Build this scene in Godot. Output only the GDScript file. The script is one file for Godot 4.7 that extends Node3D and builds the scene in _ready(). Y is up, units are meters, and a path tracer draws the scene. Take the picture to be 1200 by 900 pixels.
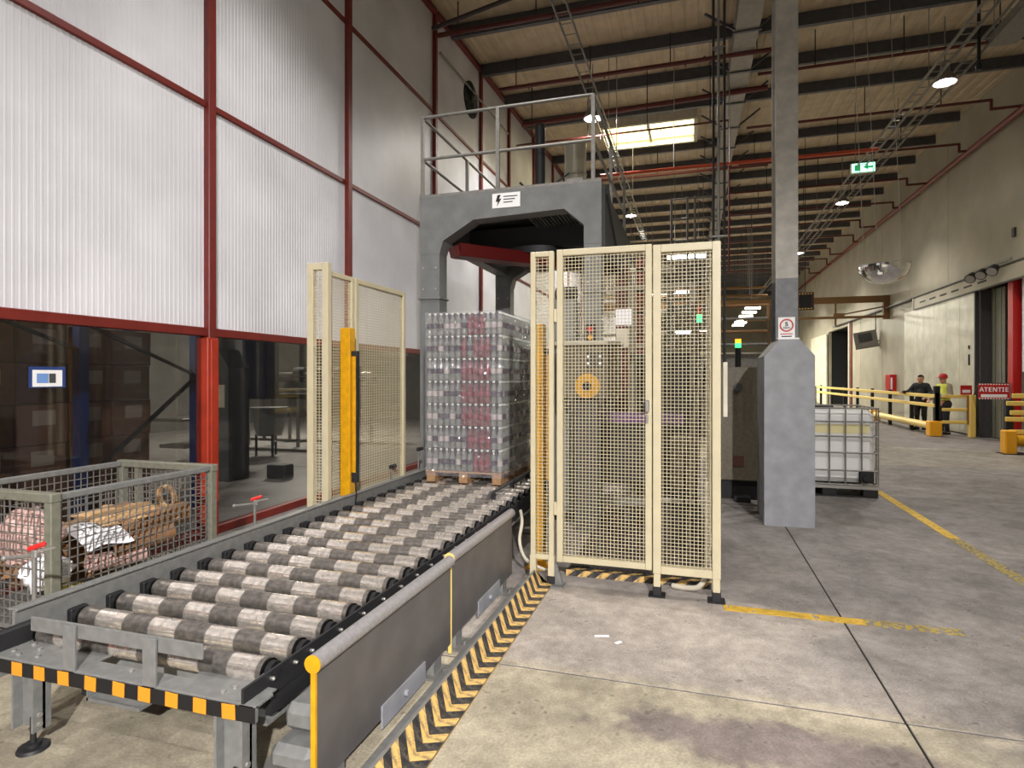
extends Node3D
# A tall factory hall: roller conveyor, wrapping gantry, mesh fences. x runs across the hall, -z down it.

const EYE := 1.62
const WALL_L := -4.75
const WALL_R := 7.4
var used := {}
var origin := {}
var M := {}
var rng := RandomNumberGenerator.new()

# ---------------------------------------------------------------- mesh builder
class MB:
	var v := PackedVector3Array()
	var n := PackedVector3Array()
	var uv := PackedVector2Array()

	func tri(a: Vector3, b: Vector3, c: Vector3, na: Vector3, nb: Vector3, nc: Vector3, ua := Vector2.ZERO, ub := Vector2.ZERO, uc := Vector2.ZERO) -> void:
		v.append(a); v.append(c); v.append(b)
		n.append(na); n.append(nc); n.append(nb)
		uv.append(ua); uv.append(uc); uv.append(ub)

	func flat3(a: Vector3, b: Vector3, c: Vector3) -> void:
		var m := (b - a).cross(c - a).normalized()
		tri(a, b, c, m, m, m)

	# corners run anticlockwise as seen from outside
	func quad(a: Vector3, b: Vector3, c: Vector3, d: Vector3, ua := Vector2(0, 1), ub := Vector2(1, 1), uc := Vector2(1, 0), ud := Vector2(0, 0)) -> void:
		var m := (c - a).cross(d - b).normalized()
		tri(a, b, c, m, m, m, ua, ub, uc)
		tri(a, c, d, m, m, m, ua, uc, ud)

	func squad(a: Vector3, b: Vector3, c: Vector3, d: Vector3, na: Vector3, nb: Vector3, nc: Vector3, nd: Vector3, ua := Vector2(0, 1), ub := Vector2(1, 1), uc := Vector2(1, 0), ud := Vector2(0, 0)) -> void:
		tri(a, b, c, na, nb, nc, ua, ub, uc)
		tri(a, c, d, na, nc, nd, ua, uc, ud)

	func box(c: Vector3, s: Vector3, b := Basis(), bev := 0.0) -> MB:
		var h := s * 0.5
		if bev > 0.0:
			bev = minf(bev, minf(h.x, minf(h.y, h.z)) * 0.9)
		var g := h - Vector3.ONE * bev
		var ax := [Vector3.RIGHT, Vector3.UP, Vector3.BACK]
		for i in 3:
			var u: Vector3 = ax[(i + 1) % 3]
			var w: Vector3 = ax[(i + 2) % 3]
			var a: Vector3 = ax[i]
			for sg in [1.0, -1.0]:
				var o: Vector3 = a * h[i] * sg
				var p: Vector3 = u * g[(i + 1) % 3] * sg
				var q: Vector3 = w * g[(i + 2) % 3]
				quad(c + b * (o - p - q), c + b * (o + p - q), c + b * (o + p + q), c + b * (o - p + q))
		if bev <= 0.0:
			return self
		for i in 3:
			var j := (i + 1) % 3
			var k := (i + 2) % 3
			for sj in [1.0, -1.0]:
				for sk in [1.0, -1.0]:
					var pj: Vector3 = ax[j] * h[j] * sj + ax[k] * g[k] * sk
					var pk: Vector3 = ax[j] * g[j] * sj + ax[k] * h[k] * sk
					var e: Vector3 = ax[i] * g[i]
					_bq(c, b, pj, pk, e)
		for sx in [1.0, -1.0]:
			for sy in [1.0, -1.0]:
				for sz in [1.0, -1.0]:
					var sgn := Vector3(sx, sy, sz)
					var a0 := c + b * (Vector3(h.x, g.y, g.z) * sgn)
					var a1 := c + b * (Vector3(g.x, h.y, g.z) * sgn)
					var a2 := c + b * (Vector3(g.x, g.y, h.z) * sgn)
					if sx * sy * sz > 0:
						flat3(a0, a1, a2)
					else:
						flat3(a0, a2, a1)
		return self

	func _bq(c: Vector3, b: Basis, pj: Vector3, pk: Vector3, e: Vector3) -> void:
		quad(c + b * (pj - e), c + b * (pk - e), c + b * (pk + e), c + b * (pj + e))
		_fix(c + b * ((pj + pk) * 0.5), c)

	func _fix(mid: Vector3, c: Vector3) -> void: # turn the last quad over if it faces inwards
		var t := v.size() - 6
		if n[t].dot(mid - c) < 0:
			for k in 2:
				var s := t + k * 3
				var x := v[s + 1]; v[s + 1] = v[s + 2]; v[s + 2] = x
				var y := uv[s + 1]; uv[s + 1] = uv[s + 2]; uv[s + 2] = y
			for k in 6:
				n[t + k] = -n[t + k]

	func span(lo: Vector3, hi: Vector3, bev := 0.0) -> MB:
		return box((lo + hi) * 0.5, (hi - lo).abs(), Basis(), bev)

	static func frame(d: Vector3) -> Basis: # y along d
		var y := d.normalized()
		var x := y.cross(Vector3.UP if absf(y.y) < 0.95 else Vector3.RIGHT).normalized()
		return Basis(x, y, x.cross(y))

	func bar(a: Vector3, b: Vector3, w: float, t: float, bev := 0.0) -> MB: # w along the level side, t across it
		box((a + b) * 0.5, Vector3(w, a.distance_to(b), t), frame(b - a), bev)
		return self

	func cyl(a: Vector3, b: Vector3, r: float, seg := 12, r2 := -1.0, caps := true) -> MB:
		if r2 < 0:
			r2 = r
		var f := frame(b - a)
		var slope := (r - r2) / maxf(a.distance_to(b), 1e-6)
		for i in seg:
			var t0 := TAU * i / seg
			var t1 := TAU * (i + 1) / seg
			var d0 := f.x * cos(t0) + f.z * sin(t0)
			var d1 := f.x * cos(t1) + f.z * sin(t1)
			var n0 := (d0 + f.y * slope).normalized()
			var n1 := (d1 + f.y * slope).normalized()
			var u0 := float(i) / seg
			var u1 := float(i + 1) / seg
			squad(a + d1 * r, a + d0 * r, b + d0 * r2, b + d1 * r2, n1, n0, n0, n1, Vector2(u1, 0), Vector2(u0, 0), Vector2(u0, 1), Vector2(u1, 1))
			if caps:
				tri(a, a + d0 * r, a + d1 * r, -f.y, -f.y, -f.y)
				tri(b, b + d1 * r2, b + d0 * r2, f.y, f.y, f.y)
		return self

	func tube(p: Array, r: float, seg := 8) -> MB:
		for i in p.size() - 1:
			cyl(p[i], p[i + 1], r, seg, -1.0, true)
			if i > 0:
				ball(p[i], Vector3.ONE * r, seg, 4)
		return self

	func ball(c: Vector3, r: Vector3, seg := 12, rings := 8, from := 0.0, to := PI, b := Basis()) -> MB:
		for j in rings:
			var p0 := lerpf(from, to, float(j) / rings)
			var p1 := lerpf(from, to, float(j + 1) / rings)
			for i in seg:
				var t0 := TAU * i / seg
				var t1 := TAU * (i + 1) / seg
				var q := []
				for pt in [[p1, t0], [p0, t0], [p0, t1], [p1, t1]]:
					q.append(Vector3(sin(pt[0]) * cos(pt[1]), cos(pt[0]), sin(pt[0]) * sin(pt[1])))
				var m := []
				for d in q:
					m.append((b * (d / r)).normalized())
				squad(c + b * (q[0] * r), c + b * (q[1] * r), c + b * (q[2] * r), c + b * (q[3] * r), m[0], m[1], m[2], m[3])
		return self

	func lathe(prof: Array, seg := 16, base := Vector3.ZERO, b := Basis()) -> MB: # Vector2(radius, height), going up outside
		for j in prof.size() - 1:
			var p: Vector2 = prof[j]
			var q: Vector2 = prof[j + 1]
			var e := q - p
			for i in seg:
				var t0 := TAU * i / seg
				var t1 := TAU * (i + 1) / seg
				var d0 := Vector3(cos(t0), 0, sin(t0))
				var d1 := Vector3(cos(t1), 0, sin(t1))
				var m0 := b * (d0 * e.y - Vector3.UP * e.x).normalized()
				var m1 := b * (d1 * e.y - Vector3.UP * e.x).normalized()
				squad(base + b * (d1 * p.x + Vector3.UP * p.y), base + b * (d0 * p.x + Vector3.UP * p.y), base + b * (d0 * q.x + Vector3.UP * q.y), base + b * (d1 * q.x + Vector3.UP * q.y), m1, m0, m0, m1)
		return self

	# a flat outline (anticlockwise in its own x, y) pushed along its own z by depth
	func prism(pts: PackedVector2Array, depth: float, at := Vector3.ZERO, b := Basis()) -> MB:
		if Geometry2D.is_polygon_clockwise(pts):
			pts.reverse()
		var area := 0.0
		for i in pts.size():
			area += pts[i].cross(pts[(i + 1) % pts.size()])
		if area < 0:
			pts.reverse()
		var idx := Geometry2D.triangulate_polygon(pts)
		for i in range(0, idx.size(), 3):
			var a := pts[idx[i]]; var c := pts[idx[i + 1]]; var d := pts[idx[i + 2]]
			if (c - a).cross(d - a) < 0:
				var s := c; c = d; d = s
			flat3(at + b * Vector3(a.x, a.y, depth), at + b * Vector3(c.x, c.y, depth), at + b * Vector3(d.x, d.y, depth))
			flat3(at + b * Vector3(a.x, a.y, 0), at + b * Vector3(d.x, d.y, 0), at + b * Vector3(c.x, c.y, 0))
		for i in pts.size():
			var a := pts[i]; var c := pts[(i + 1) % pts.size()]
			quad(at + b * Vector3(a.x, a.y, 0), at + b * Vector3(c.x, c.y, 0), at + b * Vector3(c.x, c.y, depth), at + b * Vector3(a.x, a.y, depth))
		return self

	func add(o: MB, t := Transform3D()) -> MB:
		for i in o.v.size():
			v.append(t * o.v[i]); n.append((t.basis * o.n[i]).normalized()); uv.append(o.uv[i])
		return self

	func mesh(off := Vector3.ZERO) -> ArrayMesh:
		var a := []
		a.resize(Mesh.ARRAY_MAX)
		var w := v
		if off != Vector3.ZERO:
			w = PackedVector3Array()
			w.resize(v.size())
			for i in v.size():
				w[i] = v[i] - off
		a[Mesh.ARRAY_VERTEX] = w
		a[Mesh.ARRAY_NORMAL] = n
		a[Mesh.ARRAY_TEX_UV] = uv
		var m := ArrayMesh.new()
		m.add_surface_from_arrays(Mesh.PRIMITIVE_TRIANGLES, a)
		return m

# ---------------------------------------------------------------- scene helpers
func numbered(called: String) -> String:
	var k: int = used.get(called, 0)
	used[called] = k + 1
	return called if k == 0 else "%s_%03d" % [called, k]

func tag(o: Node, label: String, category := "", group := "", kind := "") -> void:
	if label: o.set_meta("label", label)
	if category: o.set_meta("category", category)
	if group: o.set_meta("group", group)
	if kind: o.set_meta("kind", kind)

func thing(called: String, at: Vector3, label: String, category: String, group := "", kind := "") -> Node3D:
	var o := Node3D.new()
	o.name = numbered(called)
	o.position = at
	add_child(o)
	origin[o] = at
	tag(o, label, category, group, kind)
	return o

func part(parent: Node3D, called: String, mb: MB, m: Material, label := "", kind := "") -> MeshInstance3D: # mb in world axes
	var o := MeshInstance3D.new()
	o.name = called
	o.mesh = mb.mesh(origin[parent])
	o.mesh.surface_set_material(0, m)
	parent.add_child(o, true)
	origin[o] = origin[parent]
	tag(o, label, "", "", kind)
	return o

func piece(parent: Node3D, called: String, m: Mesh, at: Transform3D, mt: Material) -> MeshInstance3D: # a shared mesh, at in world axes
	var o := MeshInstance3D.new()
	o.name = called
	o.mesh = m
	o.material_override = mt
	o.transform = Transform3D(at.basis, at.origin - origin[parent])
	parent.add_child(o, true)
	return o

func single(called: String, mb: MB, m: Material, at: Vector3, label: String, category: String, group := "", kind := "") -> MeshInstance3D:
	var o := MeshInstance3D.new()
	o.name = numbered(called)
	o.mesh = mb.mesh(at)
	o.mesh.surface_set_material(0, m)
	o.position = at
	add_child(o)
	origin[o] = at
	tag(o, label, category, group, kind)
	return o

func copy(src: Node3D, called: String, at: Vector3, turn: float, label: String) -> Node3D:
	var o: Node3D = src.duplicate()
	o.name = numbered(called)
	o.position = at
	o.rotation.y = turn
	add_child(o)
	o.set_meta("label", label)
	return o

func mat(c: Color, rough := 0.6, metal := 0.0) -> StandardMaterial3D:
	var m := StandardMaterial3D.new()
	m.albedo_color = c
	m.roughness = rough
	m.metallic = metal
	return m

func c8(r: int, g: int, b: int) -> Color:
	return Color(r / 255.0, g / 255.0, b / 255.0)

func glow(c: Color, e: float) -> StandardMaterial3D:
	var m := mat(c, 0.5)
	m.emission_enabled = true
	m.emission = c
	m.emission_energy_multiplier = e
	return m

func clear(c: Color, alpha: float, rough := 0.05) -> StandardMaterial3D:
	var m := mat(Color(c.r, c.g, c.b, alpha), rough)
	m.transparency = BaseMaterial3D.TRANSPARENCY_ALPHA
	return m

func noise(sd: int, freq: float, oct := 4) -> FastNoiseLite:
	var f := FastNoiseLite.new()
	f.seed = sd
	f.noise_type = FastNoiseLite.TYPE_SIMPLEX_SMOOTH
	f.frequency = freq
	f.fractal_octaves = oct
	return f

func lettering(text: String, size: float, depth: float, bold := true) -> TextMesh:
	var t := TextMesh.new()
	t.text = text
	var f := SystemFont.new()
	f.font_names = PackedStringArray(["Droid Sans"])
	f.font_weight = 700 if bold else 400
	t.font = f
	t.font_size = 64
	t.pixel_size = size / 64.0
	t.depth = depth
	t.curve_step = 4.0
	return t

func put_text(parent: Node3D, text: String, size: float, at: Vector3, b: Basis, m: Material) -> void:
	var o := MeshInstance3D.new()
	o.name = "lettering"
	o.mesh = lettering(text, size, 0.003)
	o.material_override = m
	o.transform = Transform3D(b, at - origin[parent])
	parent.add_child(o, true)

func smooth(p: Array, n := 6) -> Array: # the same path with rounded bends
	var c := Curve3D.new()
	for i in p.size():
		var t: Vector3 = (p[mini(i + 1, p.size() - 1)] - p[maxi(i - 1, 0)]) / 6.0
		c.add_point(p[i], -t, t)
	var o := []
	for k in (p.size() - 1) * n + 1:
		o.append(c.sample(mini(k / n, p.size() - 2), float(k) / n - mini(k / n, p.size() - 2)))
	return o

func roof_y(z: float) -> float:
	return maxf(8.0, 8.62 + 0.06 * (-z - 10.4)) if z > -20.0 else 9.2

const ORD := ["first", "second", "third", "fourth", "fifth", "sixth", "seventh", "eighth", "ninth", "tenth", "eleventh", "twelfth", "thirteenth", "fourteenth", "fifteenth", "sixteenth", "seventeenth", "eighteenth"]

const LAMP_ENERGY := 30.0
const FLOOD_ENERGY := 185.0

func _ready() -> void:
	rng.seed = 7
	# camera: level, turned 17 degrees left of the hall's length, lens shifted a little
	var cam := Camera3D.new()
	cam.name = "camera"
	cam.position = Vector3(0, EYE, 0)
	cam.rotation = Vector3(0, deg_to_rad(17.0), 0)
	cam.projection = Camera3D.PROJECTION_FRUSTUM
	cam.near = 0.05
	cam.far = 200.0
	cam.keep_aspect = Camera3D.KEEP_HEIGHT
	cam.size = 0.05 * 900.0 / 697.0
	cam.frustum_offset = Vector2(0, -0.05 * 8.0 / 697.0)
	add_child(cam)
	cam.current = true
	var we := WorldEnvironment.new()
	we.name = "surroundings"
	var env := Environment.new()
	env.background_mode = Environment.BG_COLOR
	env.background_color = Color(0.02, 0.02, 0.022)
	env.tonemap_mode = Environment.TONE_MAPPER_LINEAR
	env.tonemap_exposure = 1.0
	env.sdfgi_enabled = true
	env.ssao_enabled = true
	env.ssil_enabled = true
	we.environment = env
	add_child(we)
	make_materials()
	make_more_materials()
	build_setting()
	build_overhead()
	build_gantry()
	build_conveyor()
	build_load()
	build_fences()
	build_machine()
	build_column()
	build_tank()
	build_lane_side()
	build_cage()
	build_annex()
	build_far()
	build_people()

func make_more_materials() -> void:
	M.grey_olive = tri_map(mat(c8(132, 132, 116), 0.5), M.grey.albedo_texture, 1.2)
	M.red_handle = mat(c8(214, 44, 40), 0.35)
	M.column_paint = tri_map(mat(c8(122, 124, 126), 0.5), M.grey.albedo_texture, 0.8)
	M.column_bare = tri_map(mat(c8(186, 182, 172), 0.5, 0.0), M.wall.albedo_texture, 1.2)
	M.yellow_rail = mat(c8(240, 208, 110), 0.45)
	M.orange_yellow = mat(c8(242, 172, 30), 0.45)
	M.base_dark = tri_map(mat(c8(66, 61, 57), 0.6), M.grey.albedo_texture, 1.0)
	M.rust = mat(c8(116, 84, 44), 0.6)
	M.pipe_main = mat(c8(118, 54, 46), 0.45)
	M.pipe_dark = mat(c8(58, 46, 46), 0.5)
	M.print_blue = mat(c8(112, 150, 206), 0.6)
	M.beige_cloth = mat(c8(150, 140, 120), 0.8)

# ---------------------------------------------------------------- textures
func mottle(sd: int, size: int, freq: float, lo: float, hi: float, oct := 4) -> ImageTexture:
	var src := noise(sd, freq, oct).get_seamless_image(size, size)
	var im := Image.create(size, size, false, Image.FORMAT_RGB8)
	for y in size:
		for x in size:
			var k := lerpf(lo, hi, src.get_pixel(x, y).r)
			im.set_pixel(x, y, Color(k, k, k))
	return ImageTexture.create_from_image(im)

func tri_map(m: StandardMaterial3D, t: Texture2D, scale: float, world := true) -> StandardMaterial3D:
	m.albedo_texture = t
	m.uv1_triplanar = true
	m.uv1_world_triplanar = world
	m.uv1_scale = Vector3.ONE * scale
	return m

func floor_texture() -> ImageTexture: # 12.5 m square: x from -5.05, z from -12.5 to 0
	var N := 1024
	var a := noise(11, 0.006, 5)
	var b := noise(12, 0.03, 4)
	var c := noise(13, 0.12, 3)
	var im := Image.create(N, N, false, Image.FORMAT_RGB8)
	var tan_c := Vector3(0.69, 0.655, 0.57)
	var grey := Vector3(0.545, 0.525, 0.51)
	var pale := Vector3(0.70, 0.665, 0.625)
	for j in N:
		var z := (float(j) / N - 1.0) * 12.5
		for i in N:
			var x := float(i) / N * 12.5 - 5.05
			var na := a.get_noise_2d(i, j)
			var nb := b.get_noise_2d(i, j)
			var nc := c.get_noise_2d(i, j)
			var near := smoothstep(-3.32, -3.18, z + na * 0.03)
			var right := smoothstep(0.7, 1.4, x + na * 0.9)
			var lane := smoothstep(-4.3, -4.75, z + nb * 0.08)
			var col := pale.lerp(grey, maxf(lane * 0.9, right * 0.75))
			col = col.lerp(tan_c.lerp(grey, right * 0.6), near)
			# wet-looking dark patch in front of the joint
			var p := Vector2((x - 0.35) / 0.80, (z + 2.84) / 0.20)
			var d := p.length() + nb * 0.35 + nc * 0.15
			col = col.lerp(Vector3(0.53, 0.485, 0.47), (1.0 - smoothstep(0.6, 1.1, d)) * 0.85)
			# pale scuffs along the joint
			var s := exp(-pow((z + 3.2 - nb * 0.05) / 0.07, 2.0)) * clampf(0.4 + nb * 1.6 + nc, 0.0, 1.0)
			col = col.lerp(Vector3(0.82, 0.77, 0.68), s * 0.5)
			# tyre sweeps in the lane
			var arc := sin((x * 0.9 - z * 1.4 + na * 2.0) * 9.0) * 0.5 + 0.5
			col *= 1.0 - 0.06 * pow(arc, 6.0) * right
			col *= 1.0 + na * 0.12 + nb * 0.13 + nc * 0.10
			if nc > 0.55 and nb < -0.1:
				col *= 0.78
			im.set_pixel(i, j, Color(clampf(col.x, 0, 1), clampf(col.y, 0, 1), clampf(col.z, 0, 1)))
	im.resize(2048, 2048, Image.INTERPOLATE_CUBIC)
	return ImageTexture.create_from_image(im)

func stripe_texture(worn: float) -> ImageTexture: # one yellow and one black slanted band
	var N := 256
	var a := noise(31, 0.010, 3)
	var b := noise(32, 0.05, 4)
	var im := Image.create(N, N, false, Image.FORMAT_RGB8)
	for j in N:
		for i in N:
			var t := fposmod(float(i + j) / N, 1.0)
			var col := Color(0.84, 0.69, 0.40) if t < 0.5 else Color(0.14, 0.14, 0.15)
			var w := clampf((a.get_noise_2d(i, j) + 0.5 * b.get_noise_2d(i, j)) * 1.6 - 0.2 + worn, 0.0, 1.0)
			col = col.lerp(Color(0.42, 0.38, 0.32), w * 0.7)
			im.set_pixel(i, j, col)
	return ImageTexture.create_from_image(im)

func roller_texture(sd: int) -> Array: # along v: bands rubbed bright by pallet runners and dull bands between
	var W := 64
	var L := 512
	var a := noise(sd, 0.03, 4)
	var b := noise(sd + 1, 0.2, 2)
	var im := Image.create(W, L, false, Image.FORMAT_RGB8)
	var ro := Image.create(W, L, false, Image.FORMAT_RGB8)
	for j in L:
		var t := float(j) / L
		var band := 0.0
		for e in [[0.10, 0.235], [0.36, 0.485], [0.62, 0.745], [0.86, 0.97]]:
			band = maxf(band, smoothstep(e[0] - 0.004, e[0] + 0.004, t) * (1.0 - smoothstep(e[1] - 0.004, e[1] + 0.004, t)))
		for i in W:
			var n1 := a.get_noise_2d(i * 2.0, j * 1.5)
			var n2 := b.get_noise_2d(i, j * 0.25)
			var k := lerpf(0.54, 0.94, band) + n1 * 0.10 + n2 * 0.10
			if t < 0.012 or t > 0.99:
				k = 0.1
			im.set_pixel(i, j, Color(k, k * 0.965, k * 0.92))
			var r := clampf(lerpf(0.40, 0.22, band) - n1 * 0.2, 0.15, 0.9)
			ro.set_pixel(i, j, Color(r, r, r))
	return [ImageTexture.create_from_image(im), ImageTexture.create_from_image(ro)]

func worn_alpha(sd: int, freq: float, cut: float, col: Color) -> ImageTexture:
	var N := 512
	var a := noise(sd, freq, 5)
	var im := Image.create(N, N, false, Image.FORMAT_RGBA8)
	for j in N:
		for i in N:
			var k := a.get_noise_2d(i, j)
			var c := col * (0.9 + 0.25 * k)
			im.set_pixel(i, j, Color(clampf(c.r, 0, 1), clampf(c.g, 0, 1), clampf(c.b, 0, 1), 1.0 if k < cut else 0.0))
	return ImageTexture.create_from_image(im)

func make_materials() -> void:
	var soft := mottle(1, 256, 0.02, 0.86, 1.0)
	var rough_m := mottle(2, 256, 0.05, 0.84, 1.0, 5)
	var fine := mottle(3, 256, 0.25, 0.80, 1.0, 2)
	M.concrete = mat(Color.WHITE, 0.62)
	M.concrete.metallic_specular = 0.35
	tri_map(M.concrete, floor_texture(), 1.0 / 12.5)
	M.concrete.uv1_offset = Vector3(5.05 / 12.5, 0, 0)
	M.concrete.detail_enabled = true
	M.concrete.detail_blend_mode = BaseMaterial3D.BLEND_MODE_MUL
	M.concrete.detail_uv_layer = BaseMaterial3D.DETAIL_UV_2
	M.concrete.detail_albedo = fine
	M.concrete.uv2_triplanar = true
	M.concrete.uv2_world_triplanar = true
	M.concrete.uv2_scale = Vector3.ONE * 0.9
	M.joint = mat(c8(20, 18, 16), 0.9)
	M.far_floor = tri_map(mat(c8(165, 162, 158), 0.4), soft, 0.3)
	M.wall = tri_map(mat(c8(232, 232, 236), 0.42), soft, 0.12)
	M.wall_r = tri_map(mat(c8(180, 173, 152), 0.5), soft, 0.12)
	M.door_white = tri_map(mat(c8(216, 212, 192), 0.4), soft, 0.3)
	M.roof = tri_map(mat(c8(204, 184, 152), 0.6), rough_m, 0.15)
	M.purlin = tri_map(mat(c8(84, 84, 88), 0.5), rough_m, 0.4)
	M.rafter = tri_map(mat(c8(150, 143, 132), 0.5), rough_m, 0.4)
	M.red = tri_map(mat(c8(120, 38, 30), 0.45), soft, 0.8)
	M.red_bright = tri_map(mat(c8(178, 56, 32), 0.4), soft, 0.8)
	M.pipe_red = mat(c8(92, 36, 32), 0.5)
	M.orange = mat(c8(204, 84, 48), 0.4)
	M.cream = tri_map(mat(c8(204, 194, 161), 0.4), mottle(4, 256, 0.02, 0.95, 1.0), 1.0)
	M.grey = tri_map(mat(c8(128, 129, 126), 0.45), rough_m, 1.2)
	M.grey_dark = tri_map(mat(c8(78, 78, 78), 0.5), rough_m, 1.2)
	M.gantry = tri_map(mat(c8(124, 126, 124), 0.45), soft, 0.7)
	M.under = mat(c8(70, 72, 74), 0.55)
	M.pedestal = tri_map(mat(c8(156, 158, 163), 0.5), soft, 0.8)
	M.galv = tri_map(mat(c8(150, 148, 142), 0.45, 0.35), rough_m, 0.9)
	M.galv_bright = mat(c8(176, 174, 168), 0.35, 0.6)
	M.steel = mat(c8(190, 188, 182), 0.3, 0.8)
	M.tube = tri_map(mat(c8(182, 180, 182), 0.32, 0.4), rough_m, 3.0)
	M.chrome = mat(c8(235, 235, 235), 0.06, 1.0)
	M.arm_red = mat(c8(92, 17, 16), 0.4)
	M.duct = mat(c8(192, 188, 168), 0.3, 0.25)
	M.dark = mat(c8(34, 34, 36), 0.55)
	M.black = mat(c8(20, 20, 21), 0.6)
	M.yellow = tri_map(mat(c8(226, 166, 16), 0.4), soft, 2.0)
	M.yellow_pale = mat(c8(236, 208, 120), 0.45)
	M.tape = mat(c8(228, 146, 34), 0.4)
	M.white = mat(c8(240, 240, 238), 0.5)
	M.off = tri_map(mat(c8(205, 198, 178), 0.5), soft, 1.0)
	M.guard = tri_map(mat(c8(98, 95, 94), 0.42), soft, 0.8)
	M.beige = tri_map(mat(c8(118, 110, 92), 0.5), rough_m, 1.2)
	M.red_sign = mat(c8(186, 30, 28), 0.4)
	M.blue = mat(c8(38, 62, 120), 0.5)
	M.rack_blue = mat(c8(40, 62, 118), 0.5)
	M.carton = tri_map(mat(c8(122, 86, 64), 0.75), rough_m, 0.8)
	M.carton_label = mat(c8(160, 146, 132), 0.7)
	M.kraft = tri_map(mat(c8(202, 164, 116), 0.75), soft, 2.0)
	M.kraft_dark = tri_map(mat(c8(150, 112, 76), 0.8), rough_m, 2.0)
	M.wood = tri_map(mat(c8(176, 138, 100), 0.75), rough_m, 1.5)
	M.paper = mat(c8(236, 236, 240), 0.7)
	M.pink = mat(c8(206, 170, 160), 0.4)
	M.glass = clear(c8(22, 24, 26), 0.30, 0.03)
	M.film = clear(c8(214, 214, 220), 0.15, 0.10)
	M.bottle = clear(c8(164, 168, 158), 0.44, 0.08)
	M.bottle_red = clear(c8(150, 84, 80), 0.50, 0.1)
	M.cap = mat(c8(236, 240, 228), 0.4)
	M.label_dark = mat(c8(58, 48, 58), 0.5)
	M.label_red = mat(c8(128, 48, 58), 0.5)
	M.label_pale = mat(c8(178, 168, 164), 0.5)
	M.green = mat(c8(40, 150, 80), 0.4)
	M.stripes = mat(Color.WHITE, 0.6)
	M.stripes.albedo_texture = stripe_texture(0.5)
	M.line = mat(Color.WHITE, 0.6)
	tri_map(M.line, worn_alpha(41, 0.02, 0.34, c8(226, 184, 62)), 0.8)
	M.line.transparency = BaseMaterial3D.TRANSPARENCY_ALPHA_SCISSOR
	M.line_worn = mat(Color.WHITE, 0.6)
	tri_map(M.line_worn, worn_alpha(42, 0.05, -0.02, c8(206, 180, 84)), 0.8)
	M.line_worn.transparency = BaseMaterial3D.TRANSPARENCY_ALPHA_SCISSOR
	M.rollers = []
	for k in 3:
		var t := roller_texture(50 + k * 5)
		var m := mat(Color.WHITE, 1.0, 0.8)
		m.albedo_texture = t[0]
		m.roughness_texture = t[1]
		M.rollers.append(m)
	M.skin = mat(c8(206, 152, 124), 0.55)
	M.hair = mat(c8(40, 30, 24), 0.7)
	M.navy = mat(c8(32, 34, 44), 0.75)
	M.hivis = mat(c8(214, 222, 96), 0.6)
	M.ibc = clear(c8(240, 240, 236), 0.92, 0.3)
	M.ibc = mat(c8(238, 238, 236), 0.35)
	M.ibc_liquid = mat(c8(232, 222, 168), 0.35)
	M.lamp = glow(c8(255, 252, 250), 60.0)
	M.strip = glow(c8(255, 248, 222), 14.0)
	M.annex_wall = tri_map(mat(c8(134, 132, 126), 0.6), soft, 0.3)
	M.sky_panel = glow(c8(250, 236, 170), 2.6)
	M.exit = glow(c8(150, 235, 190), 3.0)
	M.exit_green = glow(c8(30, 150, 80), 1.0)
	M.green_lamp = glow(c8(60, 230, 120), 3.0)
	M.amber_lamp = glow(c8(255, 170, 40), 2.0)

# ---------------------------------------------------------------- the setting
func ribbed(lo_z: float, hi_z: float, y0: float, y1: float, y1b: float) -> MB: # wall sheet facing +x at WALL_L; y1 at hi_z, y1b at lo_z
	var m := MB.new()
	var pitch := 0.05
	var n := int(round((hi_z - lo_z) / pitch))
	var w := (hi_z - lo_z) / n
	for i in n:
		var z := hi_z - i * w
		var xs := [0.0, 0.0, 0.003, 0.003, 0.0]
		var zs := [0.0, 0.55, 0.65, 0.9, 1.0]
		for k in 4:
			var za: float = z - zs[k] * w
			var zb: float = z - zs[k + 1] * w
			var ta := lerpf(y1, y1b, (hi_z - za) / (hi_z - lo_z))
			var tb := lerpf(y1, y1b, (hi_z - zb) / (hi_z - lo_z))
			m.quad(Vector3(WALL_L + xs[k], y0, za), Vector3(WALL_L + xs[k + 1], y0, zb), Vector3(WALL_L + xs[k + 1], tb, zb), Vector3(WALL_L + xs[k], ta, za))
	var b := WALL_L - 0.06
	m.quad(Vector3(b, y0, lo_z), Vector3(b, y0, hi_z), Vector3(b, y1, hi_z), Vector3(b, y1b, lo_z))
	return m

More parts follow.
